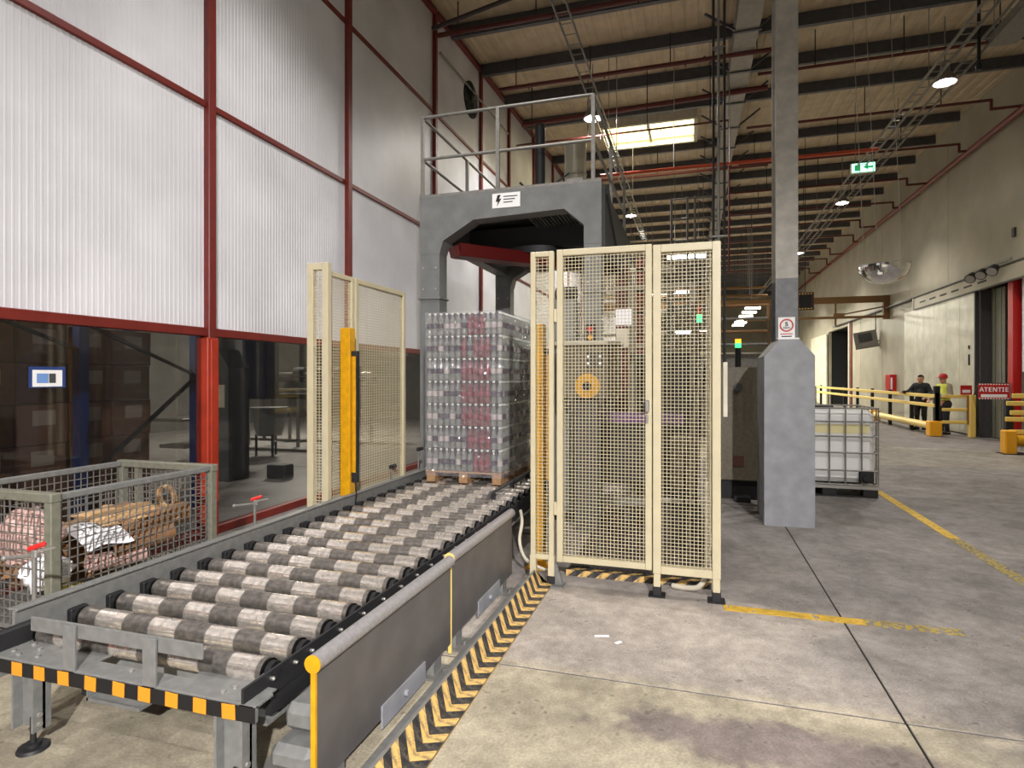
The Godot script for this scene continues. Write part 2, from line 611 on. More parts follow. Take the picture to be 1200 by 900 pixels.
func build_setting() -> void:
	# floor: cast slabs with open joints
	var fl := thing("floor", Vector3.ZERO, "grey concrete hall floor of large slabs with dark joints", "floor", "", "structure")
	part(fl, "sub_floor", MB.new().span(Vector3(-16, -0.3, -60), Vector3(10, -0.007, 30)), M.joint)
	var ex := [-16.0, -11.05, -5.05, 0.95, 6.95, 10.0]
	var ez := [30.0, 20.8, 14.8, 8.8, 2.8, -3.2, -9.2, -15.2, -21.2, -27.2, -33.2, -39.2, -45.2, -51.2, -60.0]
	for i in ex.size() - 1:
		for j in ez.size() - 1:
			var g := 0.007
			part(fl, "slab", MB.new().span(Vector3(ex[i] + g * 0.7, -0.1, ez[j + 1] + g), Vector3(ex[i + 1] - g * 0.7, 0.0, ez[j] - g), 0.003), M.far_floor if ex[i] < -6.0 else M.concrete)
	var l1 := single("trim_1", MB.new().span(Vector3(0.2, 0.0, -4.485), Vector3(1.08, 0.003, -4.385)), M.line, Vector3(0.6, 0, -4.4), "solid part of the yellow floor line running right from the mesh fence foot", "floor line", "", "structure")
	single("trim_2", MB.new().span(Vector3(1.08, 0.0, -4.485), Vector3(1.63, 0.003, -4.385)).span(Vector3(1.95, 0, -4.47), Vector3(2.6, 0.003, -4.39)), M.line_worn, Vector3(1.4, 0, -4.4), "worn flaking end of the yellow floor line by the joint", "floor line", "", "structure")
	single("trim_3", MB.new().span(Vector3(2.44, 0.0, -9.6), Vector3(2.55, 0.003, -7.0)), M.line, Vector3(2.5, 0, -8), "yellow floor line along the traffic lane beside the liquid tank", "floor line", "", "structure")
	single("trim_4", MB.new().span(Vector3(2.44, 0.0, -7.0), Vector3(2.55, 0.003, -5.6)), M.line_worn, Vector3(2.5, 0, -6), "rubbed out near end of the traffic lane line", "floor line", "", "structure")
	# roof: ribbed sheets in bays, purlins across, one rafter down the middle
	var ce := thing("ceiling", Vector3(1.3, 9, -20), "beige ribbed sheet roof on grey purlins high over the hall", "ceiling", "", "structure")
	var zs := [30.0, 20.0, 10.0, 3.0, -2.8, -8.05, -13.3, -20.0, -27.0, -34.0, -41.0, -48.0, -60.0]
	for j in zs.size() - 1:
		for h in 2:
			var m := MB.new()
			var x0: float = [WALL_L - 0.1, 0.95][h]
			var x1: float = [0.95, WALL_R + 0.1][h]
			var n := int((x1 - x0) / 0.25)
			var w := (x1 - x0) / n
			var za: float = zs[j]
			var zb: float = zs[j + 1]
			for i in n:
				var px := [0.0, 0.5, 0.62, 0.88, 1.0]
				var py := [0.0, 0.0, 0.014, 0.014, 0.0]
				for k in 4:
					var xa: float = x0 + (i + px[k]) * w
					var xb: float = x0 + (i + px[k + 1]) * w
					m.quad(Vector3(xa, roof_y(zb) + py[k], zb), Vector3(xb, roof_y(zb) + py[k + 1], zb), Vector3(xb, roof_y(za) + py[k + 1], za), Vector3(xa, roof_y(za) + py[k], za))
			m.quad(Vector3(x0, roof_y(za) + 0.2, za), Vector3(x1, roof_y(za) + 0.2, za), Vector3(x1, roof_y(zb) + 0.2, zb), Vector3(x0, roof_y(zb) + 0.2, zb))
			part(ce, "roof_sheet", m, M.roof)
	var pz := 10.34
	while pz > -58.0:
		var y := roof_y(pz)
		var zc := pz
		if not (zc < -17.9 and zc > -18.2):
			part(ce, "purlin", MB.new().span(Vector3(WALL_L + 0.1, y - 0.26, zc - 0.008), Vector3(WALL_R - 0.15, y - 0.002, zc + 0.008)).span(Vector3(WALL_L + 0.1, y - 0.26, zc - 0.09), Vector3(WALL_R - 0.15, y - 0.245, zc - 0.008)).span(Vector3(WALL_L + 0.1, y - 0.02, zc - 0.09), Vector3(WALL_R - 0.15, y - 0.002, zc - 0.008)), M.purlin)
		pz -= 1.78
	for seg in [[30.0, -0.07], [-0.07, -20.0], [-20.0, -59.0]]:
		var a := Vector3(0.95, roof_y(seg[0]) - 0.62, seg[0])
		var b := Vector3(0.95, roof_y(seg[1]) - 0.62, seg[1])
		var up := Vector3(0, 0.36, 0)
		part(ce, "rafter", MB.new().bar(a, b, 0.42, 0.02).bar(a + up, b + up, 0.42, 0.02).bar(a + up * 0.5, b + up * 0.5, 0.016, 0.36), M.rafter)
	for k in 16:
		var z := -8.3 - k * 1.78
		var y := roof_y(z)
		part(ce, "fly_brace", MB.new().bar(Vector3(0.75, y - 0.6, z), Vector3(0.2, y - 0.2, z), 0.04, 0.04).bar(Vector3(1.15, y - 0.6, z), Vector3(1.7, y - 0.2, z), 0.04, 0.04), M.purlin)
		part(ce, "tie_plate", MB.new().span(Vector3(0.7, y - 0.66, z - 0.03), Vector3(1.2, y - 0.635, z + 0.03)), M.purlin)

	# left wall
	var wl := thing("wall_left", Vector3(WALL_L, 0, -8), "tall white ribbed sheet wall held in a red steel grid above dark glazing", "wall", "", "structure")
	var posts := [29.9, 20.0, 12.0, 8.0, 5.4, 2.7, 0.1, -2.4, -4.9, -7.44, -10.41, -12.97, -15.15, -17.7, -20.3, -23.0, -26.0]
	var rails := [2.085, 4.385, 6.675]
	for i in posts.size() - 1:
		var h: float = posts[i] - 0.04
		var l: float = posts[i + 1] + 0.04
		for r in 3:
			var y0: float = rails[r] + 0.035
			if r < 2:
				part(wl, "panel", ribbed(l, h, y0, rails[r + 1] - 0.03, rails[r + 1] - 0.03), M.wall)
			else:
				part(wl, "panel", ribbed(l, h, y0, roof_y(h) + 0.02, roof_y(l) + 0.02), M.wall)
			part(wl, "rail", MB.new().span(Vector3(WALL_L - 0.06, rails[r] - (0.05 if r == 0 else 0.03), l), Vector3(WALL_L + (0.05 if r == 0 else 0.03), rails[r] + 0.035, h), 0.006), M.red)
		var rt := MB.new()
		rt.bar(Vector3(WALL_L + 0.05, roof_y(h) - 0.06, h), Vector3(WALL_L + 0.05, roof_y(l) - 0.06, l), 0.09, 0.09)
		part(wl, "top_rail", rt, M.red)
		part(wl, "base_rail", MB.new().span(Vector3(WALL_L - 0.05, 0, l), Vector3(WALL_L + 0.05, 0.09, h), 0.006), M.red)
		part(wl, "glass_pane", MB.new().span(Vector3(WALL_L - 0.012, 0.09, l), Vector3(WALL_L, 2.035, h)), M.glass)
	for i in posts.size():
		var z: float = posts[i]
		part(wl, "post", MB.new().span(Vector3(WALL_L - 0.07, 2.0, z - 0.05), Vector3(WALL_L + 0.07, roof_y(z), z + 0.05), 0.008), M.red)
		part(wl, "lower_post", MB.new().span(Vector3(WALL_L - 0.07, 0, z - 0.075), Vector3(WALL_L + 0.075, 2.02, z + 0.075), 0.008).span(Vector3(WALL_L + 0.07, 0, z - 0.035), Vector3(WALL_L + 0.085, 2.0, z + 0.035), 0.004), M.red_bright)
	part(wl, "end_sheet", MB.new().span(Vector3(WALL_L - 0.06, 0.0, -60), Vector3(WALL_L, 9.3, -26.06)), M.wall)

	# right wall with two door openings
	var wr := thing("wall_right", Vector3(WALL_R, 0, -20), "plain cream wall along the traffic lane with sliding doors", "wall", "", "structure")
	var cuts := [[30.0, -16.3, 0.0], [-16.3, -19.0, 4.05], [-19.0, -33.0, 0.0], [-33.0, -38.0, 4.2], [-38.0, -60.0, 0.0]]
	for c in cuts:
		var top := maxf(roof_y(c[0]), roof_y(c[1])) + 0.1
		part(wr, "wall_panel", MB.new().span(Vector3(WALL_R, c[2], c[1]), Vector3(WALL_R + 0.16, top, c[0])), M.wall_r)
	for k in 14:
		var z := -8.0 - k * 3.3
		if (z > -19.3 and z < -16) or (z < -32 and z > -39):
			continue
		part(wr, "joint_cover", MB.new().span(Vector3(WALL_R - 0.006, 0, z - 0.02), Vector3(WALL_R, 9.0, z + 0.02)), M.wall_r)
	part(wr, "crane_stub", MB.new().span(Vector3(WALL_R - 0.05, 5.0, -17.3), Vector3(WALL_R, 5.22, -17.18)), M.grey_dark)
	# what lies beyond the openings
	var vb := thing("wall_vestibule", Vector3(8.6, 0, -17.6), "dim lobby behind the open sliding door", "wall", "", "structure")
	part(vb, "side_sheet", MB.new().span(Vector3(WALL_R + 0.16, 0, -19.15), Vector3(9.9, 4.2, -19.0)), M.off)
	part(vb, "back_sheet", MB.new().span(Vector3(9.8, 0, -19.0), Vector3(9.95, 4.2, -16.0)), M.grey_dark)
	part(vb, "near_sheet", MB.new().span(Vector3(WALL_R + 0.16, 0, -16.3), Vector3(9.9, 4.2, -16.15)), M.off)
	part(vb, "cover", MB.new().span(Vector3(WALL_R + 0.16, 4.06, -19.1), Vector3(9.9, 4.25, -16.1)), M.dark)
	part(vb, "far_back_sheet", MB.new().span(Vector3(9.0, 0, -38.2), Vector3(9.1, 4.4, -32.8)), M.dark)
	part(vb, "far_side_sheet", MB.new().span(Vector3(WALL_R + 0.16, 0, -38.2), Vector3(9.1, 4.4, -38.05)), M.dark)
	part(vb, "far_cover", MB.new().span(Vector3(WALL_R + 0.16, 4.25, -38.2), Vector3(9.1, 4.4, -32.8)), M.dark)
	# the ends and the room behind the glazing
	single("wall_back", MB.new().span(Vector3(-16, 0, 30.0), Vector3(10, 9.2, 30.2)), M.wall_r, Vector3(1.3, 0, 30), "cream end wall behind the viewer", "wall", "", "structure")
	single("wall_end", MB.new().span(Vector3(-16, 0, -60.2), Vector3(10, 9.6, -60.0)), M.wall_r, Vector3(1.3, 0, -60), "distant end wall of the hall", "wall", "", "structure")
	var an := thing("wall_annex", Vector3(-14, 0, -10), "pale walls and low ceiling of the production room behind the glazing", "wall", "", "structure")
	part(an, "annex_wall", MB.new().span(Vector3(-15.2, 0, -60), Vector3(-15.0, 5.0, 30)), M.annex_wall)
	part(an, "annex_cross_wall", MB.new().span(Vector3(-15.0, 0, -21.2), Vector3(WALL_L - 0.08, 5.0, -21.0)), M.annex_wall)
	part(an, "annex_ceiling", MB.new().span(Vector3(-15.2, 5.0, -60), Vector3(WALL_L - 0.07, 5.2, 30)), M.annex_wall)
# ---------------------------------------------------------------- conveyor line
func build_conveyor() -> void:
	var t := thing("roller_conveyor", Vector3(-2.25, 0, -4.5), "long grey steel roller conveyor with worn bright rollers and a striped front edge", "conveyor")
	var rm := MB.new().cyl(Vector3(-2.88, 0, 0), Vector3(-1.625, 0, 0), 0.05, 20)
	var core := MB.new().cyl(Vector3(-2.95, 0, 0), Vector3(-1.58, 0, 0), 0.016, 8).cyl(Vector3(-1.625, 0, 0), Vector3(-1.60, 0, 0), 0.043, 14).cyl(Vector3(-2.91, 0, 0), Vector3(-2.88, 0, 0), 0.043, 14)
	var meshes := [rm.mesh(), core.mesh()]
	for k in 36:
		var z := -2.0 - 0.2 * k
		var at := Vector3(0, 0.44, z + rng.randf_range(-0.006, 0.006))
		var r := piece(t, "roller", meshes[0], Transform3D(Basis(Vector3.RIGHT, rng.randf() * TAU), at), M.rollers[k % 3])
		origin[r] = Vector3(0, at.y, at.z)
		var a := MeshInstance3D.new()
		a.name = "axle"
		a.mesh = meshes[1]
		a.material_override = M.black
		r.add_child(a, true)
	# side channels
	part(t, "side_rail", MB.new().span(Vector3(-1.592, 0.375, -5.05), Vector3(-1.58, 0.472, -1.80)).span(Vector3(-1.60, 0.30, -9.2), Vector3(-1.575, 0.372, -1.94)).span(Vector3(-1.592, 0.372, -9.2), Vector3(-1.58, 0.43, -5.05)), M.dark, "black right hand side plate with bright bolts")
	var bolts := MB.new()
	for z in [-1.95, -2.09, -2.2, -2.42, -2.62, -2.82, -3.02, -3.22, -3.42, -3.62, -3.82, -4.02, -4.22, -4.5]:
		bolts.cyl(Vector3(-1.58, 0.442, z), Vector3(-1.570, 0.442, z), 0.0085, 8)
		bolts.ball(Vector3(-1.570, 0.442, z), Vector3.ONE * 0.0085, 8, 4)
	part(t, "bolt_row", bolts, M.steel, "", "stuff")
	var lr := MB.new()
	lr.span(Vector3(-2.965, 0.33, -4.62), Vector3(-2.95, 0.565, -1.92), 0.003)
	lr.span(Vector3(-2.985, 0.33, -9.2), Vector3(-2.97, 0.555, -4.60), 0.003)
	lr.span(Vector3(-2.99, 0.555, -4.62), Vector3(-2.935, 0.568, -1.92), 0.003)
	lr.span(Vector3(-3.005, 0.545, -9.2), Vector3(-2.955, 0.558, -4.60), 0.003)
	lr.span(Vector3(-2.955, 0.30, -9.2), Vector3(-2.915, 0.375, -1.82))
	part(t, "side_rail", lr, M.grey, "grey left hand side rail with scuffed top edge")
	var brg := MB.new()
	for k in 36:
		var z := -2.0 - 0.2 * k
		brg.span(Vector3(-2.95, 0.40, z - 0.045), Vector3(-2.915, 0.48, z + 0.045), 0.006)
		brg.span(Vector3(-1.62, 0.40, z - 0.03), Vector3(-1.592, 0.455, z + 0.03), 0.006)
	part(t, "bearing_row", brg, M.black, "", "stuff")
	part(t, "drive_cover", MB.new().span(Vector3(-2.945, 0.40, -1.99), Vector3(-2.90, 0.50, -1.80), 0.008), M.dark)
	# front plate with tape
	part(t, "front_plate", MB.new().span(Vector3(-2.93, 0.355, -1.815), Vector3(-1.53, 0.415, -1.80)).span(Vector3(-2.93, 0.405, -1.90), Vector3(-1.53, 0.417, -1.805), 0.002).span(Vector3(-2.93, 0.405, -1.97), Vector3(-2.42, 0.416, -1.89), 0.002).span(Vector3(-1.93, 0.405, -1.97), Vector3(-1.60, 0.416, -1.89), 0.002), M.grey)
	part(t, "edge_band", MB.new().span(Vector3(-2.93, 0.356, -1.80), Vector3(-1.53, 0.412, -1.7965)), M.black, "black tape band")
	for x in [-2.742, -2.612, -2.476, -2.327, -2.178, -2.047, -1.912, -1.778, -1.645]:
		part(t, "tape_patch", MB.new().box(Vector3(x, 0.384, -1.796), Vector3(0.060, 0.055, 0.003), Basis(Vector3.BACK, rng.randf_range(-0.04, 0.04))), M.tape)
	for x in [-2.9]:
		part(t, "tape_patch", MB.new().box(Vector3(x, 0.384, -1.796), Vector3(0.05, 0.055, 0.003)), M.tape)
	var pb := MB.new()
	for p in [Vector2(-2.86, -1.86), Vector2(-2.80, -1.84), Vector2(-2.76, -1.9), Vector2(-2.70, -1.85), Vector2(-2.84, -1.93), Vector2(-1.72, -1.85), Vector2(-1.70, -1.89), Vector2(-2.2, -1.87)]:
		pb.cyl(Vector3(p.x, 0.415, p.y), Vector3(p.x, 0.424, p.y), 0.011, 6)
	part(t, "plate_bolts", pb, M.galv_bright, "", "stuff")
	part(t, "corner_angle", MB.new().span(Vector3(-1.60, 0.417, -1.93), Vector3(-1.592, 0.47, -1.80), 0.002).span(Vector3(-1.60, 0.412, -1.93), Vector3(-1.54, 0.418, -1.80)), M.grey)
	# stop bar
	part(t, "stop_bar", MB.new().span(Vector3(-2.69, 0.545, -1.825), Vector3(-1.785, 0.605, -1.815), 0.002), M.grey, "grey flat stop bar on two uprights")
	part(t, "stop_upright", MB.new().span(Vector3(-2.485, 0.41, -1.812), Vector3(-2.42, 0.60, -1.800), 0.002), M.grey)
	part(t, "stop_upright", MB.new().span(Vector3(-2.063, 0.41, -1.812), Vector3(-1.997, 0.60, -1.800), 0.002), M.grey)
	# cross pieces and cable tray under the front rollers
	part(t, "under_tray", MB.new().span(Vector3(-2.55, 0.20, -3.6), Vector3(-2.25, 0.215, -1.95)).span(Vector3(-2.55, 0.2, -3.6), Vector3(-2.54, 0.25, -1.95)), M.grey)
	for z in [-2.1, -3.5, -5.1]:
		part(t, "cross_member", MB.new().span(Vector3(-2.93, 0.30, z - 0.03), Vector3(-1.58, 0.36, z + 0.03)), M.grey)
	part(t, "drip_pan", MB.new().span(Vector3(-1.98, 0.25, -6.0), Vector3(-1.60, 0.262, -1.95)).span(Vector3(-1.98, 0.25, -6.0), Vector3(-1.97, 0.3, -1.95)), M.grey)
	part(t, "drive_unit", MB.new().span(Vector3(-2.72, 0.14, -2.5), Vector3(-2.5, 0.28, -2.05), 0.01).cyl(Vector3(-2.5, 0.21, -2.25), Vector3(-2.3, 0.21, -2.25), 0.06, 12), M.dark)
	part(t, "chain_cover", MB.new().span(Vector3(-1.56, 0.22, -3.0), Vector3(-1.37, 0.33, -1.98), 0.03), M.grey)
	part(t, "chain_cover", MB.new().span(Vector3(-1.58, 0.10, -3.0), Vector3(-1.38, 0.20, -1.92), 0.03), M.grey)
	part(t, "anchor_plate", MB.new().span(Vector3(-1.72, 0.0, -2.15), Vector3(-1.56, 0.012, -2.03)).cyl(Vector3(-1.66, 0.012, -2.09), Vector3(-1.66, 0.035, -2.09), 0.014, 6), M.galv)
	# legs
	for p in [Vector2(-2.755, -1.87), Vector2(-1.665, -1.86), Vector2(-2.755, -4.2), Vector2(-1.665, -4.2), Vector2(-2.755, -6.6), Vector2(-1.665, -6.6)]:
		var lg := MB.new()
		lg.span(Vector3(p.x - 0.065, 0.10, p.y - 0.006), Vector3(p.x + 0.065, 0.36, p.y + 0.006)) # web
		lg.span(Vector3(p.x - 0.065, 0.10, p.y - 0.03), Vector3(p.x - 0.053, 0.36, p.y + 0.045)).span(Vector3(p.x + 0.053, 0.10, p.y - 0.03), Vector3(p.x + 0.065, 0.36, p.y + 0.045))
		var l := part(t, "leg", lg, M.grey)
		var ft := MB.new().cyl(Vector3(p.x, 0.0, p.y), Vector3(p.x, 0.014, p.y), 0.062, 18, 0.056).cyl(Vector3(p.x, 0.012, p.y), Vector3(p.x, 0.03, p.y), 0.03, 12).cyl(Vector3(p.x, 0.02, p.y), Vector3(p.x, 0.14, p.y), 0.012, 8)
		part(l, "foot", ft, M.dark)
		var lb := MB.new()
		for q in [0.13, 0.17]:
			for sd in [-1.0, 1.0]:
				lb.cyl(Vector3(p.x + sd * 0.064, q, p.y + 0.02), Vector3(p.x + sd * 0.074, q, p.y + 0.02), 0.011, 6)
		part(l, "bolt", lb, M.galv_bright, "", "stuff")
	# raised pallet guide on the right, further down
	part(t, "guide_bar", MB.new().span(Vector3(-1.80, 0.535, -8.6), Vector3(-1.775, 0.56, -5.15), 0.004).bar(Vector3(-1.787, 0.548, -5.16), Vector3(-1.76, 0.53, -5.03), 0.024, 0.024), M.grey_dark, "raised dark guide bar")
	for k in 5:
		part(t, "guide_bracket", MB.new().span(Vector3(-1.80, 0.38, -5.25 - k * 0.6), Vector3(-1.76, 0.54, -5.21 - k * 0.6)), M.black)
	# guard plates with a tube along the top
	for g in [[-1.88, -3.14, -1.332, "front scuffed", "with yellow capped tube nearest the viewer"], [-3.20, -4.40, -1.352, "rear clean", "with pale capped tube ending at the fence"]]:
		var x: float = g[2]
		var gt := thing("guard_plate", Vector3(x, 0, (g[0] + g[1]) / 2), "%s grey guard plate beside the rollers %s" % [g[3], g[4]], "guard")
		part(gt, "plate", MB.new().span(Vector3(x - 0.006, 0.10, g[1]), Vector3(x + 0.006, 0.55, g[0] + 0.005)), M.guard)
		part(gt, "plate_edge", MB.new().span(Vector3(x - 0.010, 0.02, g[0]), Vector3(x + 0.010, 0.54, g[0] + 0.016), 0.002), M.yellow if g[0] > -2.5 else M.yellow_pale, "painted front edge")
		part(gt, "tube_rail", MB.new().cyl(Vector3(x, 0.57, g[0] + 0.01), Vector3(x, 0.57, g[1]), 0.033, 18), M.tube)
		part(gt, "tube_cap", MB.new().cyl(Vector3(x, 0.57, g[0] + 0.012), Vector3(x, 0.57, g[0] + 0.018), 0.0335, 18), M.yellow if g[0] > -2.5 else M.yellow_pale, "round tube cap")
		for z in [lerpf(g[0], g[1], 0.12), lerpf(g[0], g[1], 0.88)]:
			var f := part(gt, "foot_post", MB.new().span(Vector3(x - 0.05, 0.005, z - 0.05), Vector3(x - 0.006, 0.30, z + 0.05)), M.grey)
			part(f, "foot_plate", MB.new().span(Vector3(x - 0.09, 0, z - 0.09), Vector3(x + 0.06, 0.012, z + 0.09)).cyl(Vector3(x + 0.03, 0.01, z), Vector3(x + 0.03, 0.035, z), 0.012, 6), M.galv)
		var mz := lerpf(g[0], g[1], 0.55)
		part(gt, "side_lug", MB.new().span(Vector3(x + 0.006, 0.06, mz - 0.22), Vector3(x + 0.014, 0.16, mz + 0.22)).cyl(Vector3(x + 0.012, 0.11, mz), Vector3(x + 0.03, 0.11, mz), 0.016, 8), M.pedestal)
	# floor guide rail, hazard striped
	var gr := thing("floor_guide_rail", Vector3(-1.12, 0, -3.2), "low steel floor guide rail with worn black and yellow chevron stripes", "guide rail")
	var z0 := -0.9
	var z1 := -4.5
	var prof := [Vector2(-1.20, 0.105), Vector2(-1.185, 0.108), Vector2(-1.125, 0.03), Vector2(-1.055, 0.012), Vector2(-1.055, 0.0)]
	var st := MB.new()
	var rep := (z0 - z1) / 0.128
	for k in 2:
		var p: Vector2 = prof[k + 1]
		var q: Vector2 = prof[k + 2]
		var u0 := 0.0 if k == 0 else 0.62
		var u1 := 0.62 if k == 0 else 0.12
		st.quad(Vector3(q.x, q.y, z0), Vector3(q.x, q.y, z1), Vector3(p.x, p.y, z1), Vector3(p.x, p.y, z0), Vector2(0, u1), Vector2(rep, u1), Vector2(rep, u0), Vector2(0, u0))
	st.quad(Vector3(-1.055, 0, z1), Vector3(-1.19, 0, z1), Vector3(-1.185, 0.108, z1), Vector3(-1.125, 0.03, z1))
	st.quad(Vector3(-1.055, 0, z0), Vector3(-1.055, 0, z1), Vector3(-1.055, 0.012, z1), Vector3(-1.055, 0.012, z0))
	part(gr, "striped_face", st, M.stripes)
	part(gr, "top_edge", MB.new().span(Vector3(-1.203, 0.0, z1), Vector3(-1.185, 0.112, z0), 0.003), M.galv)
	part(gr, "base_channel", MB.new().span(Vector3(-1.30, 0.0, z1), Vector3(-1.20, 0.03, z0), 0.004), M.grey)

# ---------------------------------------------------------------- wrapped pallet of bottles
func build_load() -> void:
	var x0 := -2.785
	var x1 := -1.915
	var zf := -5.90
	var zb := -7.10
	var pl := thing("wooden_pallet", Vector3((x0 + x1) / 2, 0.49, (zf + zb) / 2), "wooden pallet under the film wrapped bottle load", "pallet")
	for z in [zf - 0.05, (zf + zb) / 2, zb + 0.05]:
		for x in [x0 + 0.06, (x0 + x1) / 2, x1 - 0.06]:
			part(pl, "block", MB.new().box(Vector3(x, 0.55, z), Vector3(0.1, 0.085, 0.1), Basis(), 0.004), M.wood)
	for x in [x0 + 0.06, (x0 + x1) / 2, x1 - 0.06]:
		part(pl, "skid_board", MB.new().span(Vector3(x - 0.05, 0.491, zb), Vector3(x + 0.05, 0.508, zf), 0.002), M.wood)
	for k in 7:
		part(pl, "deck_board", MB.new().span(Vector3(x0, 0.594, lerpf(zf, zb + 0.12, k / 6.0) - 0.11), Vector3(x1, 0.613, lerpf(zf, zb + 0.12, k / 6.0)), 0.002), M.wood)
	# one bottle of each kind, then copies for the two faces in sight
	var H := 0.243
	var kinds := []
	var lab := ["clear small drink bottle with pale label and white cap under the film", "clear small drink bottle with dark label and white cap under the film", "small red drink bottle with red label and white cap under the film"]
	for k in 3:
		var b := thing("bottle", Vector3(0, -5, 0), lab[k], "bottle", ["pale labelled bottles in the wrapped load", "dark labelled bottles in the wrapped load", "red bottles in the wrapped load"][k])
		var prof := [Vector2(0.0, 0.0), Vector2(0.024, 0.0), Vector2(0.030, 0.008), Vector2(0.031, 0.03), Vector2(0.029, 0.05), Vector2(0.031, 0.07), Vector2(0.031, 0.13), Vector2(0.026, 0.168), Vector2(0.016, 0.198), Vector2(0.0125, 0.212), Vector2(0.0125, 0.224)]
		var at := Vector3(0, -5, 0)
		part(b, "body", MB.new().lathe(prof, 10, at), M.bottle_red if k == 2 else M.bottle)
		part(b, "label_band", MB.new().lathe([Vector2(0.0314, 0.072), Vector2(0.0314, 0.128)], 10, at), [M.label_pale, M.label_dark, M.label_red][k])
		part(b, "cap", MB.new().cyl(at + Vector3(0, 0.218, 0), at + Vector3(0, 0.238, 0), 0.0145, 10), M.cap)
		kinds.append(b)
	var first := [true, true, true]
	var nx := 13
	var nz := 18
	var px := (x1 - x0) / nx
	var pz := (zf - zb) / nz
	var mass := []
	for L in 7:
		for i in nx:
			for j in nz:
				var at := Vector3(x0 + (i + 0.5) * px, 0.614 + L * H, zf - (j + 0.5) * pz) + Vector3(rng.randf_range(-0.002, 0.002), 0, rng.randf_range(-0.002, 0.002))
				if j == 0 or i == nx - 1:
					var k := 0
					var lo := [7, 6, 6, 6, 6, 7, 8][6 - L] as int
					var hi := [9, 10, 10, 10, 10, 10, 10][6 - L] as int
					if j == 0:
						if i >= lo and i <= hi: k = 2
						elif i >= lo - 2 and i < lo and rng.randf() < 0.8 or rng.randf() < 0.42: k = 1
						if rng.randf() < 0.12: k = rng.randi() % 2
					else:
						k = 1 if rng.randf() < 0.75 else 0
					var layer: String = ["bottom", "sixth", "fifth", "fourth", "third", "second", "top"][L]
					var words: String = "%s, %s layer, %s face, %s from %s" % [["clear bottle with pale label", "clear bottle with dark label", "red bottle with red label"][k], layer, "front" if j == 0 else "right", ORD[i if j == 0 else j], "left" if j == 0 else "front corner"]
					if first[k]:
						kinds[k].position = at
						kinds[k].set_meta("label", words)
						first[k] = false
					else:
						copy(kinds[k], "bottle", at, rng.randf() * TAU, words)
				elif j <= 2 or i >= nx - 3:
					mass.append(at)
	var mm := MultiMesh.new()
	mm.transform_format = MultiMesh.TRANSFORM_3D
	mm.mesh = MB.new().lathe([Vector2(0.0, 0), Vector2(0.03, 0.005), Vector2(0.031, 0.13), Vector2(0.014, 0.2), Vector2(0.0145, 0.238), Vector2(0, 0.238)], 8).mesh()
	mm.instance_count = mass.size()
	for i in mass.size():
		mm.set_instance_transform(i, Transform3D(Basis(), mass[i]))
	var mi := MultiMeshInstance3D.new()
	mi.name = "bottle_load"
	mi.multimesh = mm
	mi.material_override = M.label_dark
	add_child(mi)
	tag(mi, "rows of bottles inside the wrapped load behind the outer ones", "bottles", "", "stuff")
	# crumpled stretch film on the four sides
	var nA := noise(71, 4.5, 4)
	var nB := noise(72, 9.0, 3)
	var film := MB.new()
	var path := [Vector2(x0, zb), Vector2(x0, zf), Vector2(x1, zf), Vector2(x1, zb)]
	var y0 := 0.56
	var y1 := 0.614 + 7 * H + 0.005
	for f in 4:
		var a: Vector2 = path[f]
		var b: Vector2 = path[(f + 1) % 4]
		var d := (b - a).normalized()
		var out := Vector2(-d.y, d.x)
		if (out.dot((a + b) / 2 - Vector2((x0 + x1) / 2, (zf + zb) / 2))) < 0:
			out = -out
		var nu := 60
		var nv := 130
		var grid := []
		for v in nv + 1:
			var row := []
			for u in nu + 1:
				var p := a.lerp(b, float(u) / nu)
				var y := lerpf(y0, y1, float(v) / nv)
				var edge := minf(1.0, minf(u, nu - u) / 3.0)
				var lay := absf(sin(PI * (y - 0.614) / H))
				var bulge := 0.004 + 0.010 * edge * clampf(0.5 + nA.get_noise_3d(p.x * 0.7, y * 3.0 + sin(p.x * 6.0 + p.y * 5.0) * 0.12, p.y * 0.7), 0.0, 1.0) * lerpf(0.5, 1.0, lay)
				bulge += edge * 0.022 * nB.get_noise_3d(p.x, y * 1.6, p.y)
				bulge = maxf(bulge, 0.003)
				row.append(Vector3(p.x + out.x * bulge, y, p.y + out.y * bulge))
			grid.append(row)
		for v in nv:
			for u in nu:
				var q := [grid[v][u], grid[v][u + 1], grid[v + 1][u + 1], grid[v + 1][u]]
				var nrm: Vector3 = (q[2] - q[0]).cross(q[3] - q[1])
				if nrm.dot(Vector3(out.x, 0, out.y)) < 0:
					q.reverse()
				film.quad(q[0], q[1], q[2], q[3])
	single("stretch_film", film, M.film, Vector3((x0 + x1) / 2, 0.56, (zf + zb) / 2), "crumpled glossy clear stretch film wound round the bottle pallet", "stretch film")
